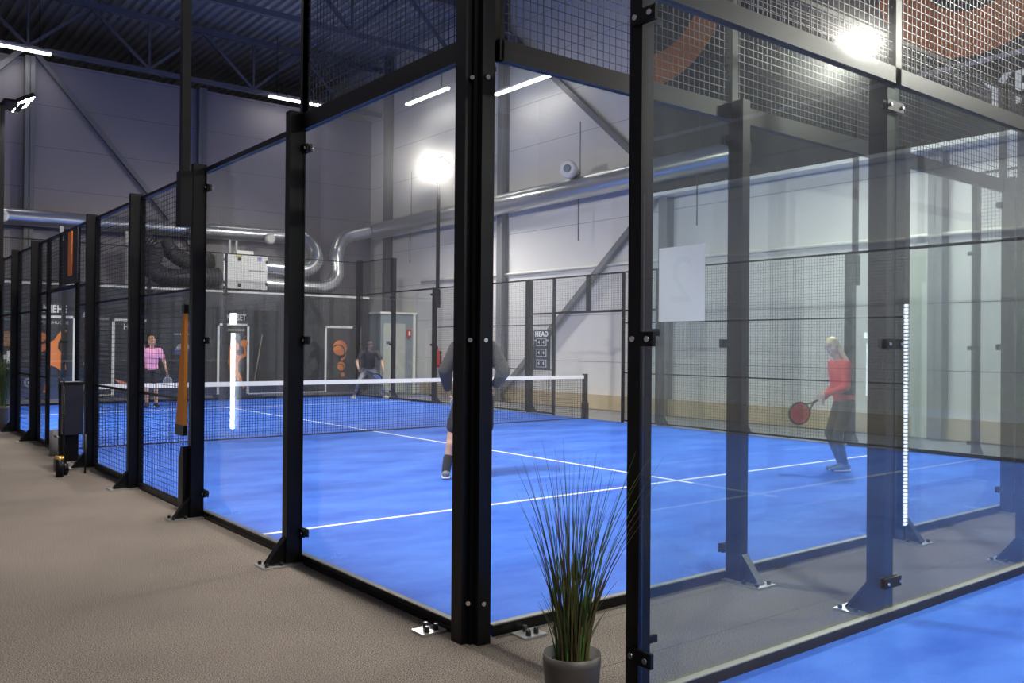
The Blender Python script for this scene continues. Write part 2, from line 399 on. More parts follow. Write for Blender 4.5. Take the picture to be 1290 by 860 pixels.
def wire_mesh(x0, x1, z0, z1, p=.05, r=.0022, xo=0.0):
    m = MB()
    nx = max(2, round((x1-x0)/p)); nz = max(2, round((z1-z0)/p))
    for i in range(1, nx):
        x = x0+(x1-x0)*i/nx; m.beam((x, 0, z0), (x, 0, z1), r*1.7, r*1.7)
    for k in range(1, nz):
        z = z0+(z1-z0)*k/nz; m.beam((x0, .004, z), (x1, .004, z), r*1.7, r*1.7)
    return m
def mesh_panel(t, w_, z0, z1, bars=(), low=.0, hb=.03, p=.05):
    def fr():
        m = MB(); b = .03
        m.box(0, w_, -.02, .03, z0, z0+hb); m.box(0, w_, -.02, .03, z1-b, z1)
        m.box(0, b, -.02, .03, z0, z1); m.box(w_-b, w_, -.02, .03, z0, z1)
        return m.mesh('frame', BLACK)
    place('frame', cached(('fr', round(w_, 3), z0, z1, hb), fr), t)
    o = place('wire_mesh', cached(('wm', round(w_, 3), z0, z1, p), lambda: wire_mesh(.03, w_-.03, z0+hb, z1-.03, p).mesh('wire_mesh', WIRE)), t)
    for z in bars:
        place('cross_bar', cached(('cb', round(w_, 3)), lambda: MB().box(.03, w_-.03, -.012, .02, -.012, .012).mesh('cross_bar', BLACK)), t, (0, 0, z))

class Run:
    """one side of a cage. org: world point of s=0, rot: z rotation (local +y is outward)"""
    def __init__(s, org, rot, where, fromwhat, rev=False): s.org = Vector(org); s.rot = rot; s.where = where; s.fw = fromwhat; s.np = 0; s.ng = 0; s.nm = 0; s.nu = 0; s.rev = rev
    def pt(s, d): return s.org+Vector((math.cos(s.rot), math.sin(s.rot), 0))*d
    def post(s, d, h, glassy, clamps=(.21, 1.54, 2.87), idx=None):
        k = ORD[s.np if idx is None else idx]; s.np += 1
        t = thing('fence_post', 'black fence post, %s %s, %s' % (k, s.fw, s.where), 'post', s.pt(d), s.rot, 'fence posts, '+s.where)
        post_parts(t, h, clamps, glassy); return t
    def glass(s, a, b, top, gm, idx=None):
        k = ORD[s.ng if idx is None else idx]; s.ng += 1
        t = thing('glass_sheet', 'clear glass sheet, %s %s, %s' % (k, s.fw, s.where), 'glass panel', s.pt(a), s.rot, 'glass sheets, '+s.where)
        glass_panel(t, b-a, top, gm); return t
    def mesh(s, a, b, z0=.03, z1=3.04, bars=(1.0, 2.0), idx=None, upper=False, hb=.03, desc=None, p=.05):
        if upper: k = ORD[s.nu if idx is None else idx]; s.nu += 1; d = 'mesh strip above glass'
        else: k = ORD[s.nm if idx is None else idx]; s.nm += 1; d = desc or 'tall wire mesh section'
        t = thing('mesh_fence', '%s, %s %s, %s' % (d, k, s.fw, s.where), 'mesh panel', s.pt(a), s.rot, ('mesh strips, ' if upper else 'mesh sections, ')+s.where)
        mesh_panel(t, b-a, z0, z1, bars, 0, hb, p); return t

# ---- near-left side of the main cage (X=-0.03), s = Y
left = Run((-.03, 0, 0), PI/2, 'walkway side of the busy court', 'from the glass corner')
PY = [2.06, 4.05, 6.0, 7.9, 11.45, 13.2, 15.0]
for i, y in enumerate(PY): left.post(y, 3.12 if i < 1 else 3.07, i < 2)
left.glass(.085, 2.055, False, GLASS); left.glass(2.055, 4.045, True, GLASS)
left.mesh(.085, 2.06, 3.0, 4.0, (), upper=True, hb=.11)
left.mesh(4.1, 5.96); left.mesh(6.04, 7.86); left.mesh(7.94, 8.9); left.mesh(10.75, 11.4); left.mesh(11.5, 13.15, p=.07); left.mesh(13.25, 14.95, p=.07)
left.mesh(8.94, 10.72, 2.25, 3.04, (), desc='mesh above the gateway')
# ---- back of main cage (Y=0): outward -Y
back = Run((10.05, 0, 0), PI, 'near end of the busy court', 'from the wall side')
for x in (8.05, 6.06, 4.08, 2.03): back.post(10.05-x, 3.12, True)
for i, (a, b) in enumerate(((8.05, 9.98), (6.06, 8.05), (4.08, 6.06), (2.03, 4.08), (.09, 2.03))):
    back.glass(10.05-b, 10.05-a, False, GLASS); back.mesh(10.05-b, 10.05-a, 3.0, 4.0, (), upper=True, hb=.11)
# ---- right side of main cage (X=10.05): outward +X ; s=0 at Y=20
right = Run((10.05, 20, 0), -PI/2, 'wall side of the busy court', 'from the far corner')
for y, gl in ((18.07, 1), (15.95, 1), (14.0, 0), (11.95, 0), (7.95, 0), (6.0, 0), (3.95, 1), (2.05, 1)): right.post(20-y, 3.05 if y not in (2.05, 18.07) else 4.0, bool(gl))
for a, b in ((18.07, 19.92), (15.95, 18.07), (2.05, 3.95), (.08, 2.05)): right.glass(20-b, 20-a, a in (15.95, 2.05), GLASS)
for a, b in ((18.1, 19.95), (.08, 2.0)): right.mesh(20-b, 20-a, 3.0, 4.0, (), upper=True)
for a, b in ((14.05, 15.9), (12.0, 13.95), (11.05, 11.9), (8.0, 8.92), (6.05, 7.9), (4.0, 5.95)): right.mesh(20-b, 20-a)
for a, b in ((9.97, 11.05), (8.92, 9.93)): right.mesh(20-b, 20-a, 2.25, 3.04, (), desc='mesh above the gateway')
# ---- far end (Y=20): outward +Y
far = Run((0, 20, 0), 0, 'far end of the busy court', 'from the walkway')
for x in (2.0, 4.0, 6.0, 8.0): far.post(x, 3.1, True)
for a, b in ((.05, 2.0), (2.0, 4.0), (4.0, 6.0), (6.0, 8.0), (8.0, 9.97)):
    far.glass(a, b, False, GLASS); far.mesh(a, b, 3.0, 4.0, (), upper=True)
# ---- back of the front court (Y=-1.1): outward +Y
fb = Run((0, -1.1, 0), 0, 'aisle end of the empty court', 'from its corner post')
for x in (2.05, 4.0, 5.96, 7.95): fb.post(x, 3.1, True)
for a, b in ((.04, 2.075), (2.075, 4.01), (4.01, 5.96), (5.96, 7.95), (7.95, 9.97)):
    fb.glass(a, b, False, GLASS_FRONT); fb.mesh(a, b, 3.0, 4.0, (), upper=True, hb=.09)
# ---- walkway side of the front court (X=-.03), s from Y=-9.1
fs = Run((-.03, -9.1, 0), PI/2, 'walkway side of the empty court', 'from its rear')
for y in (-7.1, -5.1, -3.15): fs.post(y+9.1, 3.1, y > -6)
fs.glass(9.1-3.1, 9.1-1.17, False, GLASS_FRONT); fs.glass(9.1-5.05, 9.1-3.2, True, GLASS_FRONT)
fs.mesh(9.1-3.1, 9.1-1.17, 3.0, 4.0, (), upper=True)
for a, b in ((-7.05, -5.15), (-9.05, -7.15)): fs.mesh(a+9.1, b+9.1)
# ---- far side of front court (X=10.05)
fr_ = Run((10.05, -1.1, 0), -PI/2, 'wall side of the empty court', 'from the aisle')
for s_ in (2.0, 4.0, 6.0, 8.0): fr_.post(s_, 3.1, s_ < 5)
for a, b in ((.05, 1.95), (2.05, 3.95)): fr_.glass(a, b, True, GLASS_FRONT)
for a, b in ((4.05, 5.95), (6.05, 7.95)): fr_.mesh(a, b)

# corner assemblies
def corner(name, label, org, sx, sy, h, plates):
    """L of two hollow sections; sx/sy point outward"""
    t = thing(name, label, 'post', org)
    def bx(x0, x1, y0, y1, z0, z1):
        a, b = sorted((x0*sx, x1*sx)); c, d = sorted((y0*sy, y1*sy)); return (a, b, c, d, z0, z1)
    MB().box(*bx(-.005, .085, -.075, .015, 0, h)).build('side_pole', BLACK, t)
    MB().box(*bx(-.05, .028, 0, .082, 0, h)).build('end_pole', BLACK, t)
    MB().box(*bx(.028, .05, .015, .04, 0, h)).build('cover_strip', BLACK, t)
    for z in (.21, 1.54, 2.87):
        MB().tube([(sx*.050, sy*.028, z), (sx*.060, sy*.038, z)], .012, 8).build('bolt', BOLT, t)
        MB().tube([(sx*.0, sy*.082, z), (sx*.0, sy*.094, z)], .012, 8).build('bolt', BOLT, t)
        MB().box(*bx(-.085, -.045, -.012, .012, z-.028, z+.028)).build('clamp', BLACK, t)
        MB().box(*bx(-.014, .014, -.125, -.07, z-.028, z+.028)).build('clamp', BLACK, t)
    for (px, py) in plates:
        p = MB().box(px-.075, px+.075, py-.06, py+.06, .0, .012).build('base_plate', GALV, t)
        for q in ((-.03, -.03), (.03, -.02), (0, .035)):
            MB().tube([(px+q[0], py+q[1], .012), (px+q[0], py+q[1], .042)], [.015, .012], 8).build('anchor_bolt', DARKBOLT, p)
    return t
corner('corner_post', 'massive black double corner post in front of the court with players', (-.03, 0, 0), -1, -1, 4.05, [(-.10, .26), (.29, -.10)])
corner('corner_post', 'black corner post on the wall side of the near court end', (10.05, 0, 0), 1, -1, 4.05, [(.1, .26)])
corner('corner_post', 'black corner post at the far wall side of the court', (10.05, 20, 0), 1, 1, 4.05, [(.1, -.26)])
corner('corner_post', 'black corner post at the far walkway side of the court', (-.03, 20, 0), -1, 1, 4.05, [(-.1, -.26)])
corner('corner_post', 'black corner post at the wall side of the empty front court', (10.05, -1.1, 0), 1, 1, 4.05, [(.1, -.26)])
# front court corner: single slim post with side clamps
t = thing('corner_post', 'slim black corner post right of the potted grass with three glass clamps', 'post', (-.005, -1.13, 0))
B(-.036, .034, -.036, .034, 0, 4.05).build('pole', BLACK, t)
B(-.10, .06, -.04, .14, 0, .012).build('base_plate', GALV, t)
for z in (.255, 1.543, 2.856):
    c = B(-.058, -.040, -.125, .0, z-.03, z+.03).build('clamp', BLACK, t)
    for y in (-.02, -.10): MB().tube([(-.058, y, z), (-.070, y, z)], .012, 8).build('clamp_bolt', BOLT, c)
    c = B(.02, .12, -.0, .014, z-.015+.03, z+.045).build('clamp', BLACK, t)

# gate jambs on both long sides
for (x, sx, lab) in ((-.03, -1, 'the walkway'), (10.05, 1, 'the wall')):
    for y, nm in ((8.92, 'near'), (10.74 if sx < 0 else 11.03, 'far')):
        o = B(-.022, .022, -.022, .022, 0, 2.27).build('gate_jamb', BLACK, None, (x, y, 0)); tag(o, 'thin black upright on the %s side of the open gateway facing %s' % (nm, lab), 'post')
    y0, y1 = (7.95, 11.4) if sx < 0 else (8.0, 11.9)
    o = B(-.02, .02, y0, y1, 2.23, 2.27).build('gate_lintel', BLACK, None, (x, 0, 0)); tag(o, 'thin black crossbar over the open gateway facing %s' % lab, 'beam')
    o = B(-.02, .02, -.02, .02, 2.27, 3.04).build('gate_stud', BLACK, None, (x, 9.95, 0)); tag(o, 'short black upright above the open gateway facing %s' % lab, 'post')
struct('trim_40', B(-.05, .0, 0.1, 20, 0, .03), BLACK)

# court lines
def lines(y0, sgn, court):
    c = 'white painted %s, blue turf of the %s'
    def ln(nm, a):
        o = B(*a, .003, .0055).build('court_line', LINE); tag(o, c % (nm, court), 'line', 'painted lines')
    def yy(a, b): p, q = sorted((y0+sgn*a, y0+sgn*b)); return (p, q)
    ln('service line near the aisle', (0.0, 10.0, *yy(3.02, 3.07)))
    ln('service line away from the aisle', (0.0, 10.0, *yy(16.93, 16.98)))
    ln('centre line', (4.975, 5.025, *yy(2.82, 17.18)))
lines(0, 1, 'court with players'); lines(-1.1, -1, 'empty front court')

# net
def net(y, lab):
    t = thing('court_net', 'black tennis style net with white top tape across the %s' % lab, 'net', (0, y, 0))
    m = MB(); n = 230
    for i in range(n+1):
        x = .06+9.88*i/n; m.beam((x, 0, .02), (x, 0, .86), .0055, .0055)
    for k in range(20): m.beam((.06, .003, .03+.043*k), (9.94, .003, .03+.043*k), .0055, .0055)
    m.beam((.06, 0, .02), (9.94, 0, .02), .014, .014)
    m.build('netting', NETM, t)
    B(.06, 9.94, -.008, .008, .85, .92).build('top_tape', TAPE, t)
    for x in (.02, 9.98):
        p = B(x-.035, x+.035, -.045, .045, 0, .95).build('net_post', BLACK, t)
        B(x-.05, x+.05, -.06, .06, 0, .35).build('winch_box', BLACK, p)
net(9.95, 'court with players'); net(-11.1, 'empty front court')

# floodlight poles
def flood(x, y, sgn, label, base_z=2.62, ht=6.3, hx=0.0):
    t = thing('floodlight_pole', label, 'floodlight', (x, y, 0), 0, 'floodlight poles')
    B(-.036, .036, -.036, .036, base_z, ht).build('pole', BLACK, t)
    B(-.05+.0, .05, -.06, .06, base_z-.1, 3.0).build('bracket', BLACK, t)
    B(-.045, .045, -.045, .045, 0, base_z-.1).build('lower_pole', BLACK, t) if base_z < 2 else None
    MB().beam((hx*.5, -.35, ht-.02), (hx*.5, .35, ht-.02), .05+abs(hx), .05).build('cross_arm', BLACK, t)
    for yy in (-.24, .24):
        d = Vector((-sgn*.6, 0, -1)).normalized()
        h = MB().beam((hx-sgn*.02, yy-.17, ht+.06), (hx-sgn*.02, yy+.17, ht+.06), .30, .07, (d.x, 0, d.z)).build('lamp_head', BLACK, t)
        q = Vector((hx-sgn*.02, yy, ht+.06))+d*.042
        MB().beam((q.x, q.y-.15, q.z), (q.x, q.y+.15, q.z), .26, .012, (d.x, 0, d.z)).build('led_lens', FLOODE, h)
    area('flood_light', t, (hx-sgn*.12, 0, ht-.1), (-sgn*.50, 0, -1), .55, .35, FLOOD_W, spread=math.radians(168))
flood(10.20, 15.95, 1, 'tall floodlight pole on the wall side beyond the net')
flood(10.20, 3.95, 1, 'tall floodlight pole on the wall side nearer the glass end')
flood(-.21, 4.07, -1, 'tall thick floodlight pole rising from the second walkway post')
flood(-.21, 13.95, -1, 'floodlight pole at the left edge with two bright lamps', 2.62, 5.7, .28)
flood(10.20, -5.1, 1, 'floodlight pole on the wall side of the empty front court')
flood(-.19, -5.1, -1, 'floodlight pole on the walkway side of the empty front court')
flood(10.20, -16.1, 1, 'rear floodlight pole on the wall side of the empty front court')
flood(-.19, -16.1, -1, 'rear floodlight pole on the walkway side of the empty front court')
# strap box at the foot of the light pole post and pole end plate
t = thing('pole_foot_sleeve', 'black tapered sleeve plate at the foot of the second walkway post', 'bracket', (-.17, 4.13, 0))
MB().prism([(-.05, .0), (.06, .0), (.06, .50), (.0, .62), (-.05, .62)], lambda u, v, w_: (-.03+w_, u, v), .06).build('sleeve', BLACK, t)
t = thing('mesh_edge_post', 'slim black pole carrying the mesh beside the glass corner strip', 'post', (-.04, 2.05, 0))
B(-.02, .02, -.02, .02, 3.1, 6.2).build('pole', BLACK, t)

# strip lights under the roof
def strip(x0, y0, x1, y1, z, label):
    c = Vector(((x0+x1)/2, (y0+y1)/2, z)); t = thing('strip_light', label, 'strip light', c, 0, 'strip lights')
    a = Vector((x0, y0, z))-c; b = Vector((x1, y1, z))-c
    MB().beam(a+Vector((0, 0, .05)), b+Vector((0, 0, .05)), .12, .05).build('housing', WHITE, t)
    MB().beam(a, b, .10, .06).build('tube', STRIPE, t)
    for q in (a*.7, b*.7): MB().tube([q+Vector((0, 0, .07)), q+Vector((0, 0, ZC-c.z+.02))], .008, 6).build('hanger_wire', BLACK, t)
    d = b-a
    sx, sy = (d.length, .1) if abs(d.x) > abs(d.y) else (.1, d.length)
    l = area('strip_lamp', t, (0, 0, -.05), (0, 0, -1), .1, .1, STRIP_W)
    l.rotation_euler = (0, 0, 0); l.data.size = sx; l.data.size_y = sy
strip(.35, 22.5, 2.1, 22.5, 9.22, 'bright strip light under the roof at the upper left edge')
strip(8.2, 22.5, 9.95, 22.5, 9.22, 'bright strip light under the roof above the glass wall')
strip(11.6, 13.0, 11.6, 15.3, 8.3, 'strip light high on the wall side right of the corner post')
strip(11.6, 17.6, 11.6, 19.9, 9.0, 'strip light high on the wall side left of the corner post')
for i, x in enumerate((-2.0, 2.0, 6.0, 10.0)):  # added lights hidden behind the far wall, only to brighten the roof deck ribs
    strip(x-.9, 27.2, x+.9, 27.2, 8.0, 'unseen strip light added beyond the far wall, %s from the walkway side' % ORD[i])
strip(-3.6, 3.0, -3.6, 5.0, 8.6, 'strip light hung over the walkway beside the glass corner')
strip(-3.6, -3.0, -3.6, -1.0, 8.6, 'strip light hung over the walkway behind the camera')
strip(-3.6, 11.0, -3.6, 13.0, 8.6, 'strip light hung over the walkway beside the gateway')

# ------------------------------------------------------------------ ducts
def bez(pts, n=14):
    """Catmull-Rom through pts"""
    P = [Vector(p) for p in pts]; P = [P[0]*2-P[1]]+P+[P[-1]*2-P[-2]]; out = []
    for i in range(1, len(P)-2):
        for k in range(n):
            t_ = k/n; a, b, c, d = P[i-1], P[i], P[i+1], P[i+2]
            out.append(.5*((2*b)+(c-a)*t_+(2*a-5*b+4*c-d)*t_*t_+(3*b-a-3*c+d)*t_**3))
    out.append(P[-2]); return out
def ribbed(pts, r, amp=.03, n=18, per=.0):
    m = MB(); k = len(pts); rad = [r*(1+(amp if i % 2 else 0)) for i in range(k)]
    return m.tube(pts, rad, n, True, amp < .02)
def straight(a, b, step):
    a = Vector(a); b = Vector(b); n = max(2, int((b-a).length/step)); return [a.lerp(b, i/n) for i in range(n+1)]
t = thing('ventilation_duct', 'long silver spiral duct along the right wall', 'duct', (0, 0, 0))
ribbed(straight((11.85, 7.3, 5.45), (11.85, 22.3, 5.30), .09), .27, .018).build('duct_tube', DUCT, t)
for y in (8.5, 12.2, 16.5, 20.0):
    MB().tube([(11.85, y, 5.45), (11.85, y, 7.0)], .012, 6).build('hanger_rod', TRUSS, t)
    MB().tube([(11.85, y+.05, 4.1), (11.85, y+.05, 5.2)], .016, 6).build('hanger_rod', TRUSS, t)
t2 = thing('air_nozzle', 'round white air nozzle on a short branch of the right duct', 'air nozzle', (11.7, 12.3, 5.75))
MB().tube([(.0, 0, 0), (-.35, -.25, .0)], .17, 20).build('neck', DUCT, t2)
MB().tube([(-.35, -.25, 0), (-.42, -.3, 0), (-.48, -.343, .0)], [.21, .21, .15], 20).build('rim', WHITE, t2)
MB().tube([(-.478, -.341, 0), (-.50, -.357, .0)], [.10, .05], 16).build('core', BLUEGREY, t2)
t = thing('ventilation_duct', 'silver spiral duct crossing the far wall above the dark partition', 'duct')
ribbed(straight((-4.6, 22.9, 4.78), (9.0, 22.9, 4.95), .09), .22, .018).build('duct_tube', DUCT, t)
for i, x in enumerate((1.0, 3.2, 6.0, 8.3)):
    t = thing('air_nozzle', ['round air nozzle of the far duct at the left picture edge', 'round air nozzle of the far duct left of the black hoses', 'round air nozzle of the far duct right of the black hoses', 'round air nozzle of the far duct above the white air unit'][i], 'air nozzle', (x, 22.65, 4.8), 0, 'far duct nozzles')
    MB().tube([(0, 0, 0), (0, -.15, 0), (0, -.2, -.0)], [.15, .17, .11], 18).build('rim', WHITE, t)
for i, (x, w_) in enumerate(((2.35, .09), (4.0, .09), (6.9, .06), (7.1, .06))):
    t = thing('hanger_strut', ['white upright strut below the far duct left of the orange number', 'white upright strut below the far duct right of the orange number', 'thin white strut behind the black hoses, left of a pair', 'thin white strut behind the black hoses, right of a pair'][i], 'strut', (x, 22.2, 0), 0, 'duct struts')
    B(-w_/2, w_/2, -.03, .03, 3.0, 4.62).build('strut', PALE, t)
t = thing('black_air_hose', 'thick black flexible air hose looping left of the white air unit', 'duct')
ribbed(bez([(6.33, 21.45, 3.45), (5.6, 21.45, 3.38), (4.9, 21.45, 3.35), (4.45, 21.45, 3.6), (4.5, 21.5, 4.1), (4.1, 21.6, 4.4)], 14), .25, .07).build('hose', FLEX, t)
t = thing('black_air_hose', 'thick black flexible air hose curving up behind the first hose', 'duct')
ribbed(bez([(6.33, 22.0, 3.95), (5.7, 22.05, 3.85), (5.2, 22.05, 4.1), (5.0, 22.2, 4.4)], 14), .22, .07).build('hose', FLEX, t)
t = thing('silver_elbow_duct', 'silver duct elbow leaving the right of the white air unit and curving up', 'duct')
ribbed(bez([(7.65, 21.6, 3.85), (8.6, 21.6, 3.80), (9.15, 21.6, 3.85), (9.45, 21.7, 4.2), (9.4, 22.0, 4.7), (9.1, 22.4, 5.0)], 10), .22, .012).build('duct_tube', DUCT, t)
t = thing('silver_elbow_duct', 'lower silver duct from the white air unit bending up to the wall duct', 'duct')
ribbed(bez([(7.65, 21.6, 3.33), (8.7, 21.6, 3.28), (9.7, 21.6, 3.3), (10.15, 21.7, 3.7), (10.2, 21.8, 4.4), (10.7, 22.2, 5.0), (11.6, 22.2, 5.3)], 10), .22, .012).build('duct_tube', DUCT, t)
# white air handling unit
t = thing('air_handling_unit', 'white boxed air unit standing on top of the dark partition', 'air unit', (7.01, 21.7, 3.03))
B(-.65, .65, -.5, .5, .09, 1.09).build('cabinet', mat('white_unit_steel', (0.85, 0.85, 0.80), 0.4), t)
for x in (-.5, .45): B(x-.05, x+.05, -.5, .5, 0, .09).build('foot', BLACK, t)
B(-.25, .25, -.45, -.2, 1.09, 1.20).build('top_box', WHITE, t)
for (x, z) in ((-.2, .95), (-.2, .2)): B(x-.03, x+.05, -.54, -.5, z-.06, z+.04).build('latch', BLACK, t)
for z in (.25, .9):
    for x in (-.63, .63): B(x-.03, x+.03, -.52, -.5, z-.04, z+.04).build('hinge', BLACK, t)
B(-.3, -.1, -.505, -.5, 1.0, 1.05).build('sticker', mat('yellow_sticker', (.7, .65, .1), .5), t)['label'] = 'yellow sticker'
B(.35, .48, -.505, -.5, .92, 1.03).build('sticker', mat('violet_sticker', (.3, .28, .65), .5), t)['label'] = 'violet sticker'
B(.1, .58, -.503, -.5, .6, .64).build('name_strip', BLUEGREY, t)

# ------------------------------------------------------------------ far dark wall graphics (flat paint films on the partition)
YW = 20.985
def flat(name, parent, poly, m, y=YW, th=.012): return MB().prism(poly, lambda u, v, w_: (u, y-w_, v), th).build(name, m, parent)
def rect(u0, u1, v0, v1): return [(u0, v0), (u1, v0), (u1, v1), (u0, v1)]
def disc(cx_, cz_, r, n=28, rz=None): return [(cx_+r*math.cos(2*PI*i/n), cz_+(rz or r)*math.sin(2*PI*i/n)) for i in range(n)]
def frame_lines(t, u0, u1, v0, v1, parts='ltr', wd=.065):
    mb = MB(); T = lambda u, v, w_: (u, YW-w_, v)
    if 'l' in parts: mb.prism(rect(u0, u0+wd, v0, v1), T, .01)
    if 'r' in parts: mb.prism(rect(u1-wd, u1, v0, v1), T, .01)
    if 't' in parts: mb.prism(rect(u0, u1, v1-wd, v1), T, .01)
    return mb.build('painted_frame', WHITE, t)
# men's changing room
t = thing('wall_sign', 'dark door graphic with white MIEHE lettering and orange jumping player', 'sign')
frame_lines(t, 1.60, 2.47, .25, 2.20, 'tr')
text_mesh('MIEHE', .26, at(FACE_NEG_Y @ Matrix.Diagonal((.72, 1, 1, 1)), (1.99, YW-.005, 2.36)), WHITE, 'lettering', t, bold=.008)
text_mesh('PUKUHUONE', .10, at(FACE_NEG_Y, (1.98, YW-.005, 2.02)), PALE, 'small_lettering', t, bold=.002)
flat('player_silhouette', t, [(1.86,.70),(1.90,.95),(2.05,.88),(2.14,.80),(2.26,.84),(2.23,1.03),(2.13,1.14),(2.13,1.28),(2.06,1.36),(2.07,1.52),(2.14,1.66),(2.27,1.82),(2.22,1.86),(2.19,1.94),(2.17,1.84),(2.08,1.76),(1.97,1.58),(1.89,1.54),(1.84,1.62),(1.80,1.50),(1.62,1.44),(1.60,1.30),(1.68,1.27),(1.78,1.33),(1.80,1.05)], ORANGE)
flat('racket_shape', t, disc(1.68, 1.66, .12), ORANGE)
flat('shoe_shape', t, [(1.74,.26),(1.80,.26),(1.82,.46),(1.78,.5)], ORANGE)
# second door graphic
t = thing('wall_sign', 'dark door graphic with white HE lettering and an orange figure, behind the woman in pink', 'sign')
frame_lines(t, 3.34, 4.30, .12, 2.16, 'lt')
text_mesh('HE', .20, at(FACE_NEG_Y, (3.74, YW-.005, 1.95)), WHITE, 'lettering', t, bold=.005)
flat('player_silhouette', t, [(3.85,1.6),(3.97,1.62),(4.0,1.45),(3.93,1.3),(3.86,1.2),(3.80,1.05),(3.85,.95),(3.78,.7),(3.72,.62),(3.78,.5),(3.92,.45),(3.98,.25),(4.08,.2),(4.10,.5),(4.15,.8),(4.2,1.1),(4.2,1.4),(4.1,1.62)], ORANGE)
flat('racket_shape', t, [(3.40,.58),(3.65,.50),(3.9,.42),(3.98,.15),(3.80,.14),(3.62,.38)], ORANGE)
# women's changing room
t = thing('wall_sign', 'dark door graphic with white NAISET lettering and orange player with ball', 'sign')
B(6.0, 7.45, YW-.006, YW+.02, .0, 2.55).build('board', mat('board_black', (.012, .013, .018), .45), t)
mb = frame_lines(t, 6.12, 7.05, .10, 2.10, 'ltr')
text_mesh('NAISET', .24, at(FACE_NEG_Y @ Matrix.Diagonal((.68, 1, 1, 1)), (6.66, YW-.008, 2.27)), WHITE, 'lettering', t, bold=.006)
text_mesh('PUKUHUONE', .09, at(FACE_NEG_Y, (6.62, YW-.008, 1.92)), PALE, 'small_lettering', t, bold=.002)
flat('player_silhouette', t, [(6.50,1.55),(6.66,1.60),(6.74,1.50),(6.74,1.38),(6.66,1.30),(6.74,1.18),(6.90,1.25),(6.88,1.42),(6.94,1.44),(6.97,1.18),(6.78,1.08),(6.72,.95),(6.74,.72),(6.82,.60),(6.88,.35),(6.94,.28),(6.88,.24),(6.80,.40),(6.66,.56),(6.58,.45),(6.52,.28),(6.46,.30),(6.52,.6),(6.44,1.0),(6.46,1.35)], ORANGE, YW-.006)
flat('ball_shape', t, disc(6.90, 1.54, .11), ORANGE, YW-.006)
# the row of plain white lines along the base of the far wall
o = flat('painted_baseline', None, rect(7.05, 9.42, .07, .11), WHITE); tag(o, 'white painted line low on the dark partition right of the NAISET door', 'line')
o = flat('painted_baseline', None, rect(2.4, 3.34, .14, .18), WHITE); tag(o, 'white painted line low on the dark partition between the two left doors', 'line')
# logo door
t = thing('wall_sign', 'dark door graphic with orange racket and ball logo inside a white frame', 'sign')
frame_lines(t, 9.42, 10.36, .08, 2.10, 'lt')
flat('logo_disc', t, disc(9.93, 1.43, .235), ORANGE)
def arc(cx_, cz_, r0, r1, a0, a1, n=18):
    o_ = [(cx_+r1*math.cos(math.radians(a0+(a1-a0)*i/n)), cz_+r1*math.sin(math.radians(a0+(a1-a0)*i/n))) for i in range(n+1)]
    i_ = [(cx_+r0*math.cos(math.radians(a0+(a1-a0)*i/n)), cz_+r0*math.sin(math.radians(a0+(a1-a0)*i/n))) for i in range(n+1)]
    return o_+i_[::-1]
flat('logo_gap', t, arc(9.87, 1.30, .20, .235, -30, 150), DARKWALL, YW-.012, .004)
mb = MB()
for i in range(5):
    for k in range(4):
        u, v = 9.73+.05*i, 1.18+.045*k+.01*i
        mb.prism(disc(u, v, .014, 6), lambda a, b, c: (a, YW-.012-c, b), .004)
mb.build('racket_holes', DARKWALL, t)
flat('logo_handle', t, [(9.95,1.08),(10.10,1.16),(10.14,1.26),(10.11,1.12),(10.0,1.03)], ORANGE)
flat('logo_ball', t, disc(9.98, .87, .135), ORANGE)
flat('logo_gap', t, arc(9.94, .80, .12, .14, -10, 130), DARKWALL, YW-.012, .004)
flat('logo_drop', t, disc(10.03, .60, .07), ORANGE)
# posters / stickers
t = thing('wall_poster', 'dark poster with green lines, orange picture and white cross at the left edge', 'poster', )
for v in (2.06, 2.16, 2.26): flat('stripe', t, rect(.72, 1.28, v, v+.03), mat('teal_ink', (.08, .28, .24), .6))
flat('picture', t, rect(.78, 1.22, 1.42, 1.78), mat('brown_orange', (.35, .17, .07), .6))
flat('cross', t, [(.93,1.0),(1.05,1.0),(1.05,1.1),(1.17,1.1),(1.17,1.2),(1.05,1.2),(1.05,1.3),(.93,1.3),(.93,1.2),(.81,1.2),(.81,1.1),(.93,1.1)], WHITE)
flat('caption', t, rect(.84, 1.14, .86, .90), WHITE)
t = thing('round_badge', 'small grey ring badge on the dark partition', 'badge')
flat('ring', t, arc(1.42, .52, .07, .12, 0, 359, 28), mat('badge_grey', (.25, .27, .30), .6)); flat('dot', t, disc(1.42, .52, .035, 12), PALE)
t = thing('sponsor_column', 'vertical column of small red and white marks right of the MIEHE door', 'poster')
flat('cap_mark', t, [(2.62,2.18),(2.84,2.18),(2.84,2.32),(2.72,2.34),(2.64,2.28)], WHITE)
for i, c in enumerate((.30, .12, .16, .14, .12)):
    flat('mark', t, rect(2.64, 2.80, 1.94-.2*i, 2.02-.2*i), mat('red_ink_%d' % i, (c, .03, .03), .6))
flat('mark', t, rect(2.66, 2.80, .95, 1.02), PALE)
t = thing('text_board', 'grey list of small text lines on the dark partition left of the HE door', 'poster')
for i in range(9): flat('text_line', t, rect(3.02, 3.26, 2.12-.13*i, 2.16-.13*i+(.02 if i == 0 else 0)), mat('text_grey_%d' % i, (.30 if i == 0 else .09,)*3, .6))
t = thing('wall_poster', 'dark framed poster with blue and pink patches behind the orange strip', 'poster')
B(4.85, 5.42, YW-.02, YW, 1.0, 2.15).build('board', mat('poster_dark', (.02, .022, .03), .4), t)
flat('patch', t, rect(5.18, 5.38, 2.0, 2.1), mat('pink_ink', (.35, .05, .22), .6), YW-.02); flat('patch', t, rect(5.20, 5.38, 1.92, 1.98), mat('blue_ink', (.05, .09, .4), .6), YW-.02)
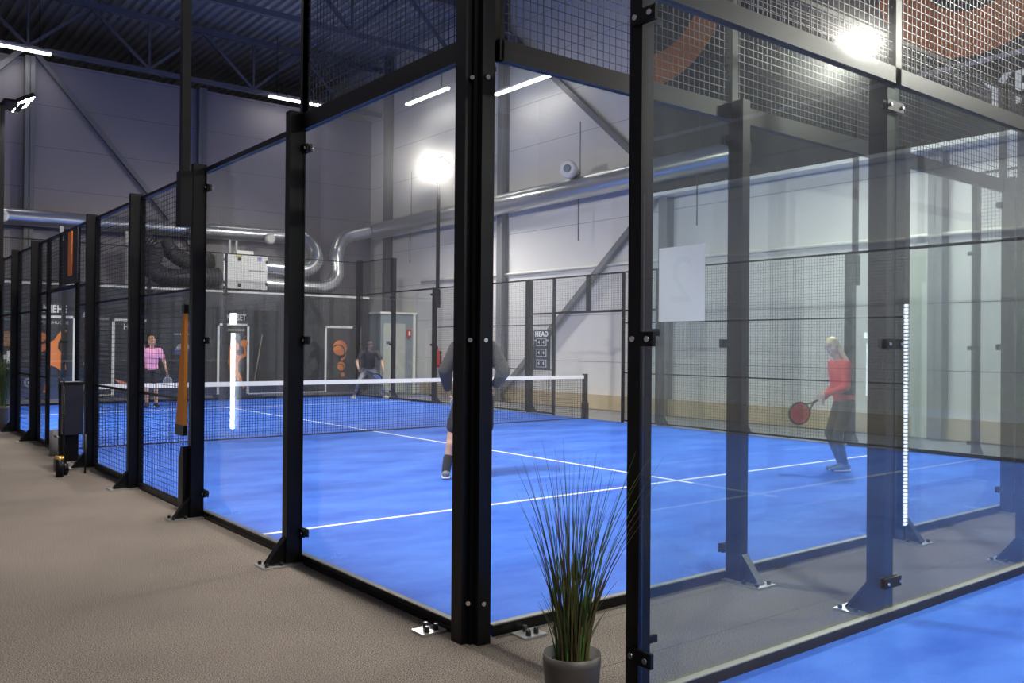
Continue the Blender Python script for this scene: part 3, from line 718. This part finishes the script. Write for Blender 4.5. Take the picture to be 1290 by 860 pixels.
flat('caption', t, rect(4.92, 5.36, 1.76, 1.80), PALE, YW-.02)
flat('picture', t, [(4.95, 1.35), (5.36, 1.35), (5.33, 1.48), (5.2, 1.55), (5.05, 1.50)], PALE, YW-.02); flat('picture', t, rect(4.92, 5.36, 1.22, 1.35), mat('deep_blue_ink', (.04, .06, .25), .6), YW-.02)
t = thing('rescue_badge', 'small white and red round badge left of the MIEHE lettering', 'badge')
flat('white_oval', t, disc(1.53, 2.12, .09, 20, .06), WHITE); flat('red_disc', t, disc(1.51, 1.93, .085, 20), RED)
t = thing('wooden_stick', 'long pale stick leaning on the dark partition', 'stick')
MB().tube([(7.10, 20.75, .35), (7.42, 20.94, 1.80)], .014, 8).build('shaft', mat('pale_wood', (.35, .28, .2), .6), t)

# pale cabin in the corner
t = thing('site_cabin', 'pale grey cabin with two light doors in the far right corner', 'cabin', (0, 0, 0))
B(11.0, 12.24, 20.35, 23.3, 0, 2.5).build('body', BLUEGREY, t)
B(10.96, 12.28, 20.30, 23.3, 2.5, 2.56).build('roof_edge', WHITE, t)
d = B(11.08, 11.42, 20.31, 20.35, .03, 2.2).build('door', PALE, t); B(11.36, 11.39, 20.28, 20.31, 1.05, 1.15).build('handle', BLACK, d)
B(11.18, 11.32, 20.30, 20.31, 1.55, 1.65).build('door_plate', mat('blue_plate', (.05, .08, .2), .5), d)
B(11.52, 11.86, 20.31, 20.35, .03, 2.2).build('door', PALE, t)
B(12.16, 12.24, 20.30, 20.36, 0, 2.5).build('corner_trim', WHITE, t)
t = thing('fire_sign', 'small red fire sign beside the pale cabin', 'sign', (12.0, 20.30, 1.9))
B(-.07, .07, -.01, .04, -.13, .13).build('plate', RED, t); B(-.03, .03, -.014, -.01, -.06, .06).build('symbol', WHITE, t)
t = thing('fire_extinguisher', 'red fire extinguisher hanging on the wall beside the cabin', 'fire extinguisher', (12.17, 18.95, .85))
MB().lathe([(0, 0), (.085, .0), (.09, .05), (.09, .45), (.06, .53), (.03, .56), (0, .56)], 20).build('cylinder', RED, t)
MB().tube([(0, 0, .56), (0, 0, .66)], .025, 8).build('valve', BLACK, t)
MB().tube(bez([(-.02, -.02, .62), (-.12, -.05, .6), (-.13, -.05, .35), (-.09, -.03, .2)], 6), .012, 8).build('hose', BLACK, t)
B(-.094, -.088, -.04, .04, .2, .34).build('label_plate', WHITE, t)
B(.09, .13, -.06, .06, .1, .5).build('wall_bracket', BLACK, t)
t = thing('wall_duct_cover', 'pale upright cover panel on the right wall beside a column', 'panel', (XR-.05, 3.93, 0))
B(-.04, .04, -.14, .14, .0, 3.12).build('panel', mat('pale_green_panel', (.62, .66, .60), .5), t)

# mural logo and letters on right wall
t = thing('mural_logo', 'huge orange ball logo painted high on the dark right wall', 'wall logo')
Tm = lambda u, v, w_: (XR-.282-w_, -u, v)
ORM = mat('mural_orange', (0.55, 0.17, 0.05), 0.6)
MB().prism(arc(-2.92, 8.02, .98, 1.72, 0, 359, 60), Tm, .02).build('outer_ring', ORM, t)
MB().prism(disc(-2.92, 8.2, .76, 36), Tm, .02).build('inner_disc', ORM, t)
t = thing('mural_arc', 'orange curved band painted on the dark wall beyond the front corner post', 'wall logo')
MB().prism(arc(-9.85, 9.4, 1.30, 2.02, -95, -10, 24), Tm, .02).build('band', ORM, t)
t = thing('mural_lettering', 'large white letters YR on the dark right wall', 'lettering')
text_mesh('YR', .72, at(FACE_NEG_X, (XR-.29, 2.38, 5.60)), WHITE, 'letters', t, extrude=.01, bold=.015)

# scoreboard on far fence
t = thing('scoreboard', 'black flip scoreboard with HEAD lettering hanging on the wall side fence', 'scoreboard', (9.99, 11.37, 0))
B(-.02, .0, -.28, .28, 1.0, 1.88).build('board', mat('score_black', (.02, .02, .022), .4), t)
text_mesh('HEAD', .16, at(FACE_NEG_X, (-.024, 0, 1.79)), WHITE, 'lettering', t, bold=.004)
for k in range(3):
    z = 1.14+.235*k
    c = B(-.028, -.02, -.17, .17, z-.085, z+.085).build('score_row', mat('score_frame_%d' % k, (.45, .46, .46), .5), t)
    for y in (-.08, .08):
        B(-.034, -.026, y-.065, y+.065, z-.07, z+.07).build('flip_card', BLACK, c)
    text_mesh('4', .12, at(FACE_NEG_X, (-.036, .08, z)), WHITE, 'digit', c, extrude=.001)
    text_mesh('4', .12, at(FACE_NEG_X, (-.036, -.08, z)), WHITE, 'digit', c, extrude=.001)
for y in (-.18, .18): B(-.026, -.02, y-.06, y+.06, 1.64, 1.67).build('stripe', PALE, t)

# number one board over the gateway
t = thing('court_number_board', 'narrow dark board with orange numeral 1 above the gateway', 'sign', (-.06, 9.15, 0))
B(-.012, .0, -.40, .40, 2.30, 3.02).build('board', mat('board_navy', (.012, .014, .03), .5), t)
text_mesh('1', .80, at(FACE_NEG_X @ Matrix.Diagonal((1.9, 1, 1, 1)), (-.016, 0, 2.66)), ORANGE, 'numeral', t, bold=.02)
# orange wedge strip
t = thing('orange_wedge_strip', 'tall narrow orange strip with black foot against the mesh by the floodlight post', 'strip', (-.10, 4.36, 0))
MB().prism([(-.03, .78), (.19, .78), (.02, 1.78), (-.03, 1.78)], lambda u, v, w_: (-.015+w_, u, v), .03).build('strip', mat('orange_fabric', (.75, .27, .02), .6), t)
B(-.02, .02, -.04, .2, .69, .78).build('foot', BLACK, t); B(-.02, .02, -.035, .03, 1.78, 1.86).build('tip', BLACK, t)

PAPER, _nt, _b = new_mat('paper'); _b.inputs['Base Color'].default_value = (.82, .86, .82, 1); _b.inputs['Roughness'].default_value = .8
_tl = _nt.nodes.new('ShaderNodeBsdfTranslucent'); _tl.inputs[0].default_value = (1, 1, .97, 1); _mx = _nt.nodes.new('ShaderNodeMixShader'); _mx.inputs[0].default_value = .85
_nt.links.new(_b.outputs[0], _mx.inputs[1]); _nt.links.new(_tl.outputs[0], _mx.inputs[2]); _nt.links.new(_mx.outputs[0], _nt.nodes['Material Output'].inputs[0])
# paper sheet on the front glass
GHOST = bpy.data.materials.new('ghost_print'); GHOST.use_nodes = True; GHOST.node_tree.nodes.clear()
_t = GHOST.node_tree.nodes.new('ShaderNodeBsdfTransparent'); _t.inputs[0].default_value = (.955, .965, .955, 1); _o = GHOST.node_tree.nodes.new('ShaderNodeOutputMaterial')
GHOST.node_tree.links.new(_t.outputs[0], _o.inputs[0])
t = thing('paper_sheet', 'white paper sheet with faint numeral stuck on the front glass', 'paper', (-.038, -1.38, 0))
MB().add([(0, -.117, 1.612), (0, .117, 1.612), (0, .117, 1.905), (0, -.117, 1.905)], [(0, 1, 2, 3)]).build('sheet', PAPER, t)
text_mesh('2', .26, at(FACE_NEG_X @ Matrix.Scale(-1, 4, Vector((1, 0, 0))), (-.0016, 0, 1.765)), GHOST, 'numeral', t, extrude=0)

# ------------------------------------------------------------------ potted grasses
def potted(label, loc, r, hp, hg, nb, seed, spread, thick=.0026):
    rnd = random.Random(seed)
    t = thing('potted_grass', label, 'potted plant', loc, 0)
    MB().lathe([(r*.62, 0), (r*.68, .01), (r*.90, hp*.45), (r, hp*.88), (r*.99, hp), (r*.96, hp), (r*.95, hp*.80), (.0, hp*.80)], 36).build('pot', mat('grey_pot', (.048, .043, .042), .5), t)
    MB().lathe([(r*.92, hp*.82), (r*.5, hp*.88), (0, hp*.89)], 20).build('soil', mat('dark_soil', (.02, .015, .012), .9), t)
    cols = [mat('grass_a', (.07, .15, .025), .5), mat('grass_b', (.085, .06, .025), .5), mat('grass_c', (.022, .042, .015), .5)]
    for ci, cm in enumerate(cols):
        m = MB()
        for i in range(nb//3):
            a = rnd.uniform(0, 2*PI); rr = r*.55*math.sqrt(rnd.random()); lean = spread*(rnd.random()**.8); h = hg*rnd.uniform(.55, 1.0)
            if rnd.random() < .33: h *= .42; lean *= 1.0
            a2 = a+rnd.uniform(-.5, .5); bx_, by_ = rr*math.cos(a), rr*math.sin(a); pts = []; rad = []
            for k in range(9):
                q = k/8; off = lean*h*(q**1.8)
                z = hp*.86+h*q*(1-.12*lean*q)
                pts.append((bx_+(off+rr*.3*q)*math.cos(a2), by_+(off+rr*.3*q)*math.sin(a2), z)); rad.append(thick*(1.05-q*.95))
            m.tube(pts, rad, 4, True, False)
        o = m.build('grass_blades', cm, t)
        o['kind'] = 'stuff'; o['label'] = ['green grass blades', 'reddish grass blades', 'dark grass blades'][ci]
potted('tall green grass in a dark grey pot on the carpet by the front corner post', (-.28, -1.03, 0), .118, .28, .90, 165, 3, .38, .0045)
potted('bushy grass in a dark pot at the left picture edge', (-.22, 13.75, 0), .15, .42, 1.0, 600, 5, .22, .006)

# bin cart outside the gateway
t = thing('ball_cart', 'black lidded ball cart standing by the open gateway', 'ball cart', (-.36, 7.58, 0))
MB().prism([(-.11, .45), (.10, .45), (.12, 1.03), (-.12, 1.03)], lambda u, v, w_: (-.10+w_, u, v), .20).build('bag', mat('black_bag', (.008, .009, .014), .35), t)
B(-.11, .11, -.13, .13, 1.03, 1.06).build('lid', BLACK, t)
for y in (-.15, .15):
    MB().tube([(-.10, y*.75, .1), (-.11, y*.75, 1.1)], .012, 8).build('frame_tube', DARKBOLT, t)
B(-.10, .10, .12, .22, .12, .62).build('lower_box', BLACK, t)
MB().tube([(-.15, -.15, .42), (-.15, .15, .42)], .012, 8).build('frame_tube', DARKBOLT, t)
for y in (-.15, .22):
    MB().tube([(-.13, y, .08), (-.07, y, .08)], .08, 16).build('wheel', BLACK, t)
MB().tube([(.12, -.14, 0), (.12, -.14, .45)], .012, 8).build('leg', DARKBOLT, t)
t = thing('tumbler', 'small black tumbler with gold rim beside the ball cart', 'cup', (-.54, 7.28, 0))
MB().lathe([(.0, 0), (.04, 0), (.045, .22), (0, .22)], 16).build('cup', BLACK, t); MB().lathe([(.046, .20), (.048, .235), (.0, .235)], 16).build('rim', mat('gold_rim', (.6, .35, .08), .3, .8), t)
t = thing('grey_canister', 'grey cylindrical bin behind the ball cart', 'bin', (-.20, 9.35, 0))
MB().lathe([(0, 0), (.06, 0), (.065, .33), (.05, .35), (0, .35)], 20).build('body', mat('bin_grey', (.16, .16, .17), .5), t)

# things on the walkway side that only show as reflections in the glass
t = thing('drinks_fridge', 'lit drinks fridge mirrored in the glass of the second panel', 'fridge', (-2.95, 11.15, 0))
B(-.65, -.02, -.35, .35, 0, 2.1).build('cabinet', BLACK, t)
B(-.02, .0, -.33, .30, 1.80, 2.05).build('header', BLACK, t)
B(-.0, .012, -.12, .10, 1.85, 2.04).build('lit_header', HEADER, t)
B(-.0, .03, -.07, -.0, .07, 1.70).build('led_strip', LEDBAR, t)
t = thing('light_bar', 'upright dotted cold light bar mirrored in the front glass', 'light bar', (-4.55, .1, 0))
B(-.1, -.01, -.08, .08, 0, 1.95).build('backing', BLACK, t)
m = MB()
for k in range(60): m.box(-.01, .01, -.011, .011, .04+k*.031, .04+k*.031+.022)
m.build('led_strip', LEDBAR, t)['kind'] = 'stuff'

# ------------------------------------------------------------------ people
def caps(m, p0, p1, a0, b0=None, a1=None, b1=None, side=(1, 0, 0), n=14, h=4):
    """closed tapered capsule with elliptical sections: a along side, b across"""
    a1 = a0 if a1 is None else a1; b1 = (a1 if b0 is None else b0) if b1 is None else b1; b0 = a0 if b0 is None else b0
    p0 = Vector(p0); p1 = Vector(p1); d = (p1-p0); L = d.length
    d = d/L if L > 1e-6 else Vector((0, 0, 1))
    s = Vector(side); s = s-d*s.dot(d)
    if s.length < .05: s = Vector((0, 1, 0)); s = s-d*s.dot(d)
    s.normalize(); u = d.cross(s)
    rings = []
    for i in range(h): 
        th = PI/2*(1-i/h); rings.append((p0-d*min(a0, b0)*math.sin(th), math.cos(th), 0))
    rings.append((p0, 1, 0)); rings.append((p1, 1, 1))
    for i in range(1, h+1):
        th = PI/2*i/h; rings.append((p1+d*min(a1, b1)*math.sin(th), math.cos(th), 1))
    o = len(m.v)
    for c, k, e in rings:
        k = max(k, .02); a, b = ((a0, b0), (a1, b1))[e]
        for j in range(n):
            t_ = 2*PI*j/n; m.v.append(tuple(c+s*a*k*math.cos(t_)+u*b*k*math.sin(t_)))
    R = len(rings)
    for i in range(R-1):
        for j in range(n):
            q = o+i*n+j; r = o+i*n+(j+1) % n; m.f.append((q, r, r+n, q+n)); m.sm.append(True)
    m.f.append(tuple(o+j for j in range(n))[::-1]); m.sm.append(True)
    m.f.append(tuple(o+(R-1)*n+j for j in range(n))); m.sm.append(True)
    return m
def fuse(o, vox, it=4):
    r = o.modifiers.new('remesh', 'REMESH'); r.mode = 'VOXEL'; r.voxel_size = vox; r.use_smooth_shade = True
    s = o.modifiers.new('smooth', 'SMOOTH'); s.factor = .5; s.iterations = it
    return o
def hand(m, wrist, elbow, palm_n, curl, thumb_side, sc_=1.0):
    """palm plus five separate fingers; palm_n = direction the palm faces"""
    d = (Vector(wrist)-Vector(elbow)).normalized(); n_ = Vector(palm_n); n_ = (n_-d*n_.dot(d)).normalized(); s = d.cross(n_).normalized()*thumb_side
    w_ = Vector(wrist)
    caps(m, w_+d*.02, w_+d*.075, .034*sc_, .014, .040*sc_, .013, s)
    for i, L in enumerate((.072, .080, .075, .060)):
        b = w_+d*.085+s*(.030-.020*i); c1 = curl; dd = d.copy(); p = b
        for k, f in enumerate((.45, .32, .23)):
            dd = (d*math.cos(c1*(k+.6))+n_*math.sin(c1*(k+.6))).normalized(); q = p+dd*L*f
            caps(m, p, q, .0088*(1-.08*k), None, .0083*(1-.08*k), None, s, 8, 2); p = q
    b = w_+d*.03+s*.03; q = b+(d*.6+s*.7+n_*.3).normalized()*.035; caps(m, b, q, .012, None, .010, None, s, 8, 2)
    r = q+(d*.9+n_*.5+s*.1).normalized()*.03; caps(m, q, r, .010, None, .009, None, s, 8, 2)
def person(label, loc, rot, J, skin, top, bottom, shoe, hair, hairlen=0, sleeves='short', legs='long', scale=1.0, socks=None, curl=.45, accents=None, bun=False, bulk=0.0):
    t = thing('person', label, 'person', loc, rot); t.scale = (scale,)*3
    V = {k: Vector(v) for k, v in J.items()}
    pel, wst, chs, nk, hd = V['pelvis'], V['waist'], V['chest'], V['neck'], V['head']
    side = (V['shR']-V['shL']).normalized(); hf = Vector(J.get('face', (0, 1, 0))).normalized()
    up = (hd-nk).normalized(); hs = hf.cross(up).normalized()
    m = MB()
    caps(m, pel, wst, .150, .105, .128, .092, side); caps(m, wst, chs, .128, .092, .155, .108, side)
    caps(m, chs, (V['shL']+V['shR'])/2-(0, 0, .03) if False else (V['shL']+V['shR'])/2-Vector((0, 0, .03)), .155, .105, .13, .075, side)
    caps(m, V['shL'], V['shR'], .055); caps(m, (V['shL']+V['shR'])/2, nk, .07, .06, .052, .052, side); caps(m, nk, hd, .052, .055, .05, .055, side)
    # head
    caps(m, hd+up*.045-hf*.012, hd+up*.135-hf*.012, .070, .088, .072, .090, hs)
    caps(m, hd+up*.0+hf*.025, hd+up*.03+hf*.035, .045, .045, .052, .05, hs)
    caps(m, hd+up*.105+hf*.078, hd+up*.070+hf*.096, .010, .010, .014, .012, hs, 8, 2)
    for s_ in (-1, 1):
        caps(m, hd+up*.065+hs*s_*.073-hf*.01, hd+up*.105+hs*s_*.077-hf*.018, .007, .015, .008, .020, hs, 8, 2)
    for S, ts in (('L', 1), ('R', -1)):
        sh, el, wr = V['sh'+S], V['el'+S], V['wr'+S]
        caps(m, sh, el, .052, None, .040, None, side); caps(m, el, wr, .041, None, .027, None, side); caps(m, wr, wr+(wr-el).normalized()*.03, .026, .020, .028, .016, side)
        hand(m, wr, el, J.get('palm'+S, (ts, 0, 0)), curl, J.get('thumb'+S, ts))
        hp, kn, an, to = V['hip'+S], V['kn'+S], V['an'+S], V['to'+S]
        caps(m, hp, kn, .088, None, .056, None, side); caps(m, kn, an, .058, None, .036, None, side)
        ca = kn.lerp(an, .3); caps(m, ca-hf*.012, kn.lerp(an, .55), .054, None, .040, None, side)
        caps(m, an-Vector((0, 0, .03)), to, .036, .03, .036, .022, side)
    body = fuse(m.build('body', skin, t), .0085, 3); body['label'] = 'skin of face, arms and legs'
    # top
    m = MB()
    caps(m, pel+Vector((0, 0, .02)), wst, .162+bulk, .122+bulk, .145+bulk, .112+bulk, side); caps(m, wst, chs, .145+bulk, .112+bulk, .170+bulk, .124+bulk, side)
    mid = (V['shL']+V['shR'])/2; caps(m, chs, mid-Vector((0, 0, .03)), .170+bulk, .122+bulk, .16, .10, side); caps(m, V['shL'], V['shR'], .068+bulk*.4)
    for S in 'LR':
        sh, el, wr = V['sh'+S], V['el'+S], V['wr'+S]
        if sleeves == 'long': caps(m, sh, el, .068+bulk*.6, None, .055+bulk*.7, None, side); caps(m, el, el.lerp(wr, .93), .056+bulk*.7, None, .038+bulk*.5, None, side)
        else: caps(m, sh, sh.lerp(el, .62), .068, None, .062, None, side)
    fuse(m.build('shirt' if sleeves == 'short' else 'sweater', top, t), .013, 4)
    m = MB()
    caps(m, pel-Vector((0, 0, .02)), pel+Vector((0, 0, .10)), .158, .122, .145, .112, side)
    for S in 'LR':
        hp, kn, an = V['hip'+S], V['kn'+S], V['an'+S]
        if legs == 'long': caps(m, hp, kn, .096, None, .061, None, side); caps(m, kn, an, .062, None, .040, None, side); caps(m, kn.lerp(an, .28)-hf*.012, kn.lerp(an, .5), .056, None, .044, None, side)
        else: caps(m, hp, hp.lerp(kn, .80), .112, None, .098, None, side)
    fuse(m.build('leggings' if legs == 'long' else 'shorts', bottom, t), .013, 4)
    for S in 'LR':
        an, to = V['an'+S], V['to'+S]
        m = MB(); caps(m, an-Vector((0, 0, .035))-(to-an).normalized()*.03, to, .046, .044, .045, .030, side); caps(m, an-Vector((0, 0, .03)), an, .046, .05, .044, .046, side)
        s_ = fuse(m.build('shoe', shoe, t), .009, 3)
        d = Vector((to.x-an.x, to.y-an.y, 0)).normalized(); z = an.z-.085
        m = MB(); caps(m, an-d*.05-Vector((0, 0, .068)), to-Vector((0, 0, .012)), .046, .016, .044, .014, d.cross(Vector((0, 0, 1))))
        m.build('sole', WHITE, s_)
        if socks: m = MB(); caps(m, an, an.lerp(V['kn'+S], .34), .050, None, .056, None, side); m.build('sock', socks, t)
    # hair cap
    m = MB(); c = hd+up*.105-hf*.022
    caps(m, c-up*.01, c+up*.05, .082, .094, .076, .086, hs); caps(m, hd+up*.02-hf*.075, hd+up*.14-hf*.045, .055, .035, .06, .05, hs)
    if hairlen:
        for s_ in (-1, 0, 1):
            caps(m, hd+up*.06-hf*.055+hs*.05*s_, nk-hf*.095+hs*.05*s_-up*hairlen, .038, .034, .028, .024, hs)
    if bun: caps(m, hd+up*.15-hf*.06, hd+up*.18-hf*.09, .035, None, .03, None, hs)
    fuse(m.build('hair', hair, t), .010, 3)
    m = MB()
    for s_ in (-1, 1): caps(m, hd+up*.098+hf*.074+hs*s_*.030, hd+up*.098+hf*.077+hs*s_*.034, .010, .007, .010, .007, hs, 8, 2)
    m.build('eyes', mat('eye_dark', (.03, .02, .02), .3), t)
    m = MB(); caps(m, hd+up*.030+hf*.080-hs*.018, hd+up*.030+hf*.080+hs*.018, .007, .006, .007, .006, up, 8, 2)
    m.build('mouth', mat('lip_red', (.35, .10, .09), .5), t)
    if accents: accents(t, V)
    return t
SKIN = mat('skin', (.55, .33, .24), .5, var=.06); SKIN2 = mat('skin_tan', (.42, .25, .18), .5, var=.06)
BLK = mat('black_cloth', (.015, .015, .018), .75, bump=.4, bscale=30); DKG = mat('charcoal_cloth', (.035, .035, .038), .8, bump=.4, bscale=30)
def racket(label, loc, direction, normal, face, rim):
    """head centred along direction from the grip at loc"""
    d = Vector(direction).normalized(); n_ = Vector(normal); n_ = (n_-d*n_.dot(d)).normalized(); s = d.cross(n_)
    t = thing('padel_racket', label, 'racket', loc)
    P = lambda u, v, w_: s*u+d*v+n_*w_
    pl = []
    for i in range(32):
        a = 2*PI*i/32; pl.append((.125*math.cos(a), .32+.125*math.sin(a)*(1.0)))
    MB().prism(pl, lambda u, v, w_: P(u, v, w_-.017), .034).build('face', face, t)
    m = MB(); m.tube([P(u*1.03, .32+(v-.32)*1.03, 0) for u, v in pl]+[P(pl[0][0]*1.03, .32, 0)], .019, 8); m.build('rim', rim, t)
    m = MB(); m.tube([P(0, -.03, 0), P(0, .11, 0)], .016, 10); m.build('grip', BLACK, t)
    m = MB(); m.tube([P(0, .10, 0), P(-.06, .21, 0)], .012, 8); m.tube([P(0, .10, 0), P(.06, .21, 0)], .012, 8); m.build('throat', rim, t)
    m = MB()
    for i in range(-2, 3):
        for k in range(-2, 3): m.prism(disc(i*.032, .32+k*.032, .006, 6), lambda u, v, w_: P(u, v, w_-.019), .038)
    m.build('holes', BLACK, t)
    return t
# A: man in black, mostly behind the corner post, seen from behind
JA = dict(pelvis=(0, 0, .95), waist=(0, .02, 1.08), chest=(0, .04, 1.30), neck=(0, .05, 1.54), head=(0, .06, 1.60), shL=(-.20, .04, 1.46), shR=(.20, .04, 1.46),
          elL=(-.33, .02, 1.20), elR=(.33, .02, 1.20), wrL=(-.31, .16, 1.00), wrR=(.24, .22, 1.04), palmL=(1, .2, 0), palmR=(-1, .2, 0),
          hipL=(-.11, 0, .90), hipR=(.11, 0, .90), knL=(-.24, .0, .50), knR=(.13, .05, .50), anL=(-.30, -.12, .09), anR=(.13, .0, .09), toL=(-.32, .06, .035), toR=(.15, .18, .035))
person('person in dark hooded sweater and black shorts seen from behind the corner post', (3.24, 4.56, 0), -yaw, JA, SKIN, DKG, BLK, mat('shoe_grey', (.22, .24, .25), .6), mat('hair_dark', (.03, .02, .015), .6), 0, 'long', 'short', 1.02, BLK, bulk=.035)
racket('pale racket held by the person behind the corner post', (3.02, 4.48, 1.02), (.15, .30, -.35), (1, .4, 0), mat('racket_cream', (.62, .60, .48), .5), mat('racket_cream_rim', (.5, .5, .42), .5))
# B: woman in red
JB = dict(pelvis=(0, 0, .90), waist=(0, .03, 1.03), chest=(0, .07, 1.24), neck=(0, .10, 1.45), head=(0, .13, 1.51), shL=(-.17, .07, 1.37), shR=(.17, .07, 1.37),
          elL=(-.22, .10, 1.09), elR=(.22, .02, 1.08), wrL=(-.07, .30, .99), wrR=(.05, .26, .93), palmL=(1, 0, -.2), palmR=(-1, 0, -.2),
          hipL=(-.09, 0, .86), hipR=(.09, 0, .86), knL=(-.08, .13, .47), knR=(.08, .16, .48), anL=(-.07, .02, .09), anR=(.08, .0, .09), toL=(-.08, .19, .035), toR=(.09, .17, .035), face=(-.1, 1, -.08))
REDC = mat('red_knit', (.62, .03, .045), .7, bump=.3, bscale=30)
def accB(t, V):
    m = MB(); mid = V['waist']
    for s_ in (-1, 1): caps(m, V['waist']+Vector((s_*.135, -.03, -.02)), V['waist']+Vector((s_*.160, .0, .16)), .024, .085, .022, .05, (1, 0, 0))
    m.build('side_inset', BLK, t)['label'] = 'black side inset of the red top'
rotB = PI/2-math.atan2(.50, -.86)
person('blonde woman in red long sleeved top and black leggings ready by the wall side fence', (7.32, 2.38, 0), math.atan2(.86, .50)+.0, JB, mat('skin_pale', (.60, .42, .34), .5), REDC, BLK, mat('shoe_navy', (.05, .09, .20), .6), mat('hair_blonde', (.85, .72, .48), .55), .12, 'long', 'long', .965, None, .7, accB)
# C: woman in pink
JC = dict(pelvis=(0, 0, .92), waist=(0, .0, 1.06), chest=(0, .01, 1.27), neck=(0, .02, 1.47), head=(.0, .03, 1.53), shL=(-.18, 0, 1.39), shR=(.18, 0, 1.39),
          elL=(-.28, .0, 1.13), elR=(.22, .02, 1.13), wrL=(-.34, .06, .90), wrR=(.24, .14, .92), palmL=(1, 0, 0), palmR=(-1, 0, 0),
          hipL=(-.09, 0, .88), hipR=(.09, 0, .88), knL=(-.10, .03, .48), knR=(.11, .05, .48), anL=(-.11, 0, .09), anR=(.10, .02, .09), toL=(-.14, .16, .035), toR=(.12, .18, .035), face=(-.55, .8, .05))
PINK = mat('pink_cloth', (.70, .33, .55), .75, var=.15, vscale=6)
person('person in pink T-shirt and black shorts standing beyond the net', (3.50, 18.0, 0), PI-math.radians(10), JC, SKIN, PINK, BLK, BLK, mat('hair_light_brown', (.30, .17, .07), .6), 0, 'short', 'short', .97)
racket('pale grey racket hanging from the hand of the person in pink', (3.50+.34, 17.92, .86), (.02, -.05, -1), (0, 1, 0), mat('racket_grey', (.16, .17, .22), .5), mat('racket_silver', (.3, .32, .36), .4)).scale = (.8,)*3
# D: crouched man
JD = dict(pelvis=(0, -.12, .78), waist=(0, -.06, .92), chest=(0, .04, 1.12), neck=(0, .12, 1.30), head=(0, .16, 1.34), shL=(-.20, .08, 1.22), shR=(.20, .08, 1.22),
          elL=(-.33, .12, .98), elR=(.33, .12, .98), wrL=(-.34, .30, .80), wrR=(.30, .32, .82), palmL=(1, 0, 0), palmR=(-1, 0, 0),
          hipL=(-.12, -.10, .74), hipR=(.12, -.10, .74), knL=(-.27, .12, .46), knR=(.27, .12, .46), anL=(-.42, 0, .09), anR=(.38, .0, .09), toL=(-.48, .16, .035), toR=(.44, .16, .035), face=(-.15, 1, 0))
person('crouching person in black T-shirt and grey patterned leggings beyond the net', (9.56, 18.45, 0), PI-math.radians(26), JD, SKIN2, BLK, mat('grey_pattern_cloth', (.16, .17, .20), .75, var=.6, vscale=14), mat('shoe_white', (.5, .5, .48), .6), mat('hair_brown', (.05, .03, .02), .6), .08, 'short', 'long', 1.07)
racket('dark racket held low by the crouching person beyond the net', (9.31, 18.11, .80), (.7, -.3, -.4), (0, .4, 1), mat('racket_pale_face', (.45, .46, .46), .5), BLACK)
racket('red and black racket held in front of the blonde woman', (7.08, 2.57, .90), (-.62, .38, -.52), (.5, .8, .1), mat('racket_red', (.50, .05, .04), .45), mat('racket_black_rim', (.02, .02, .02), .4))
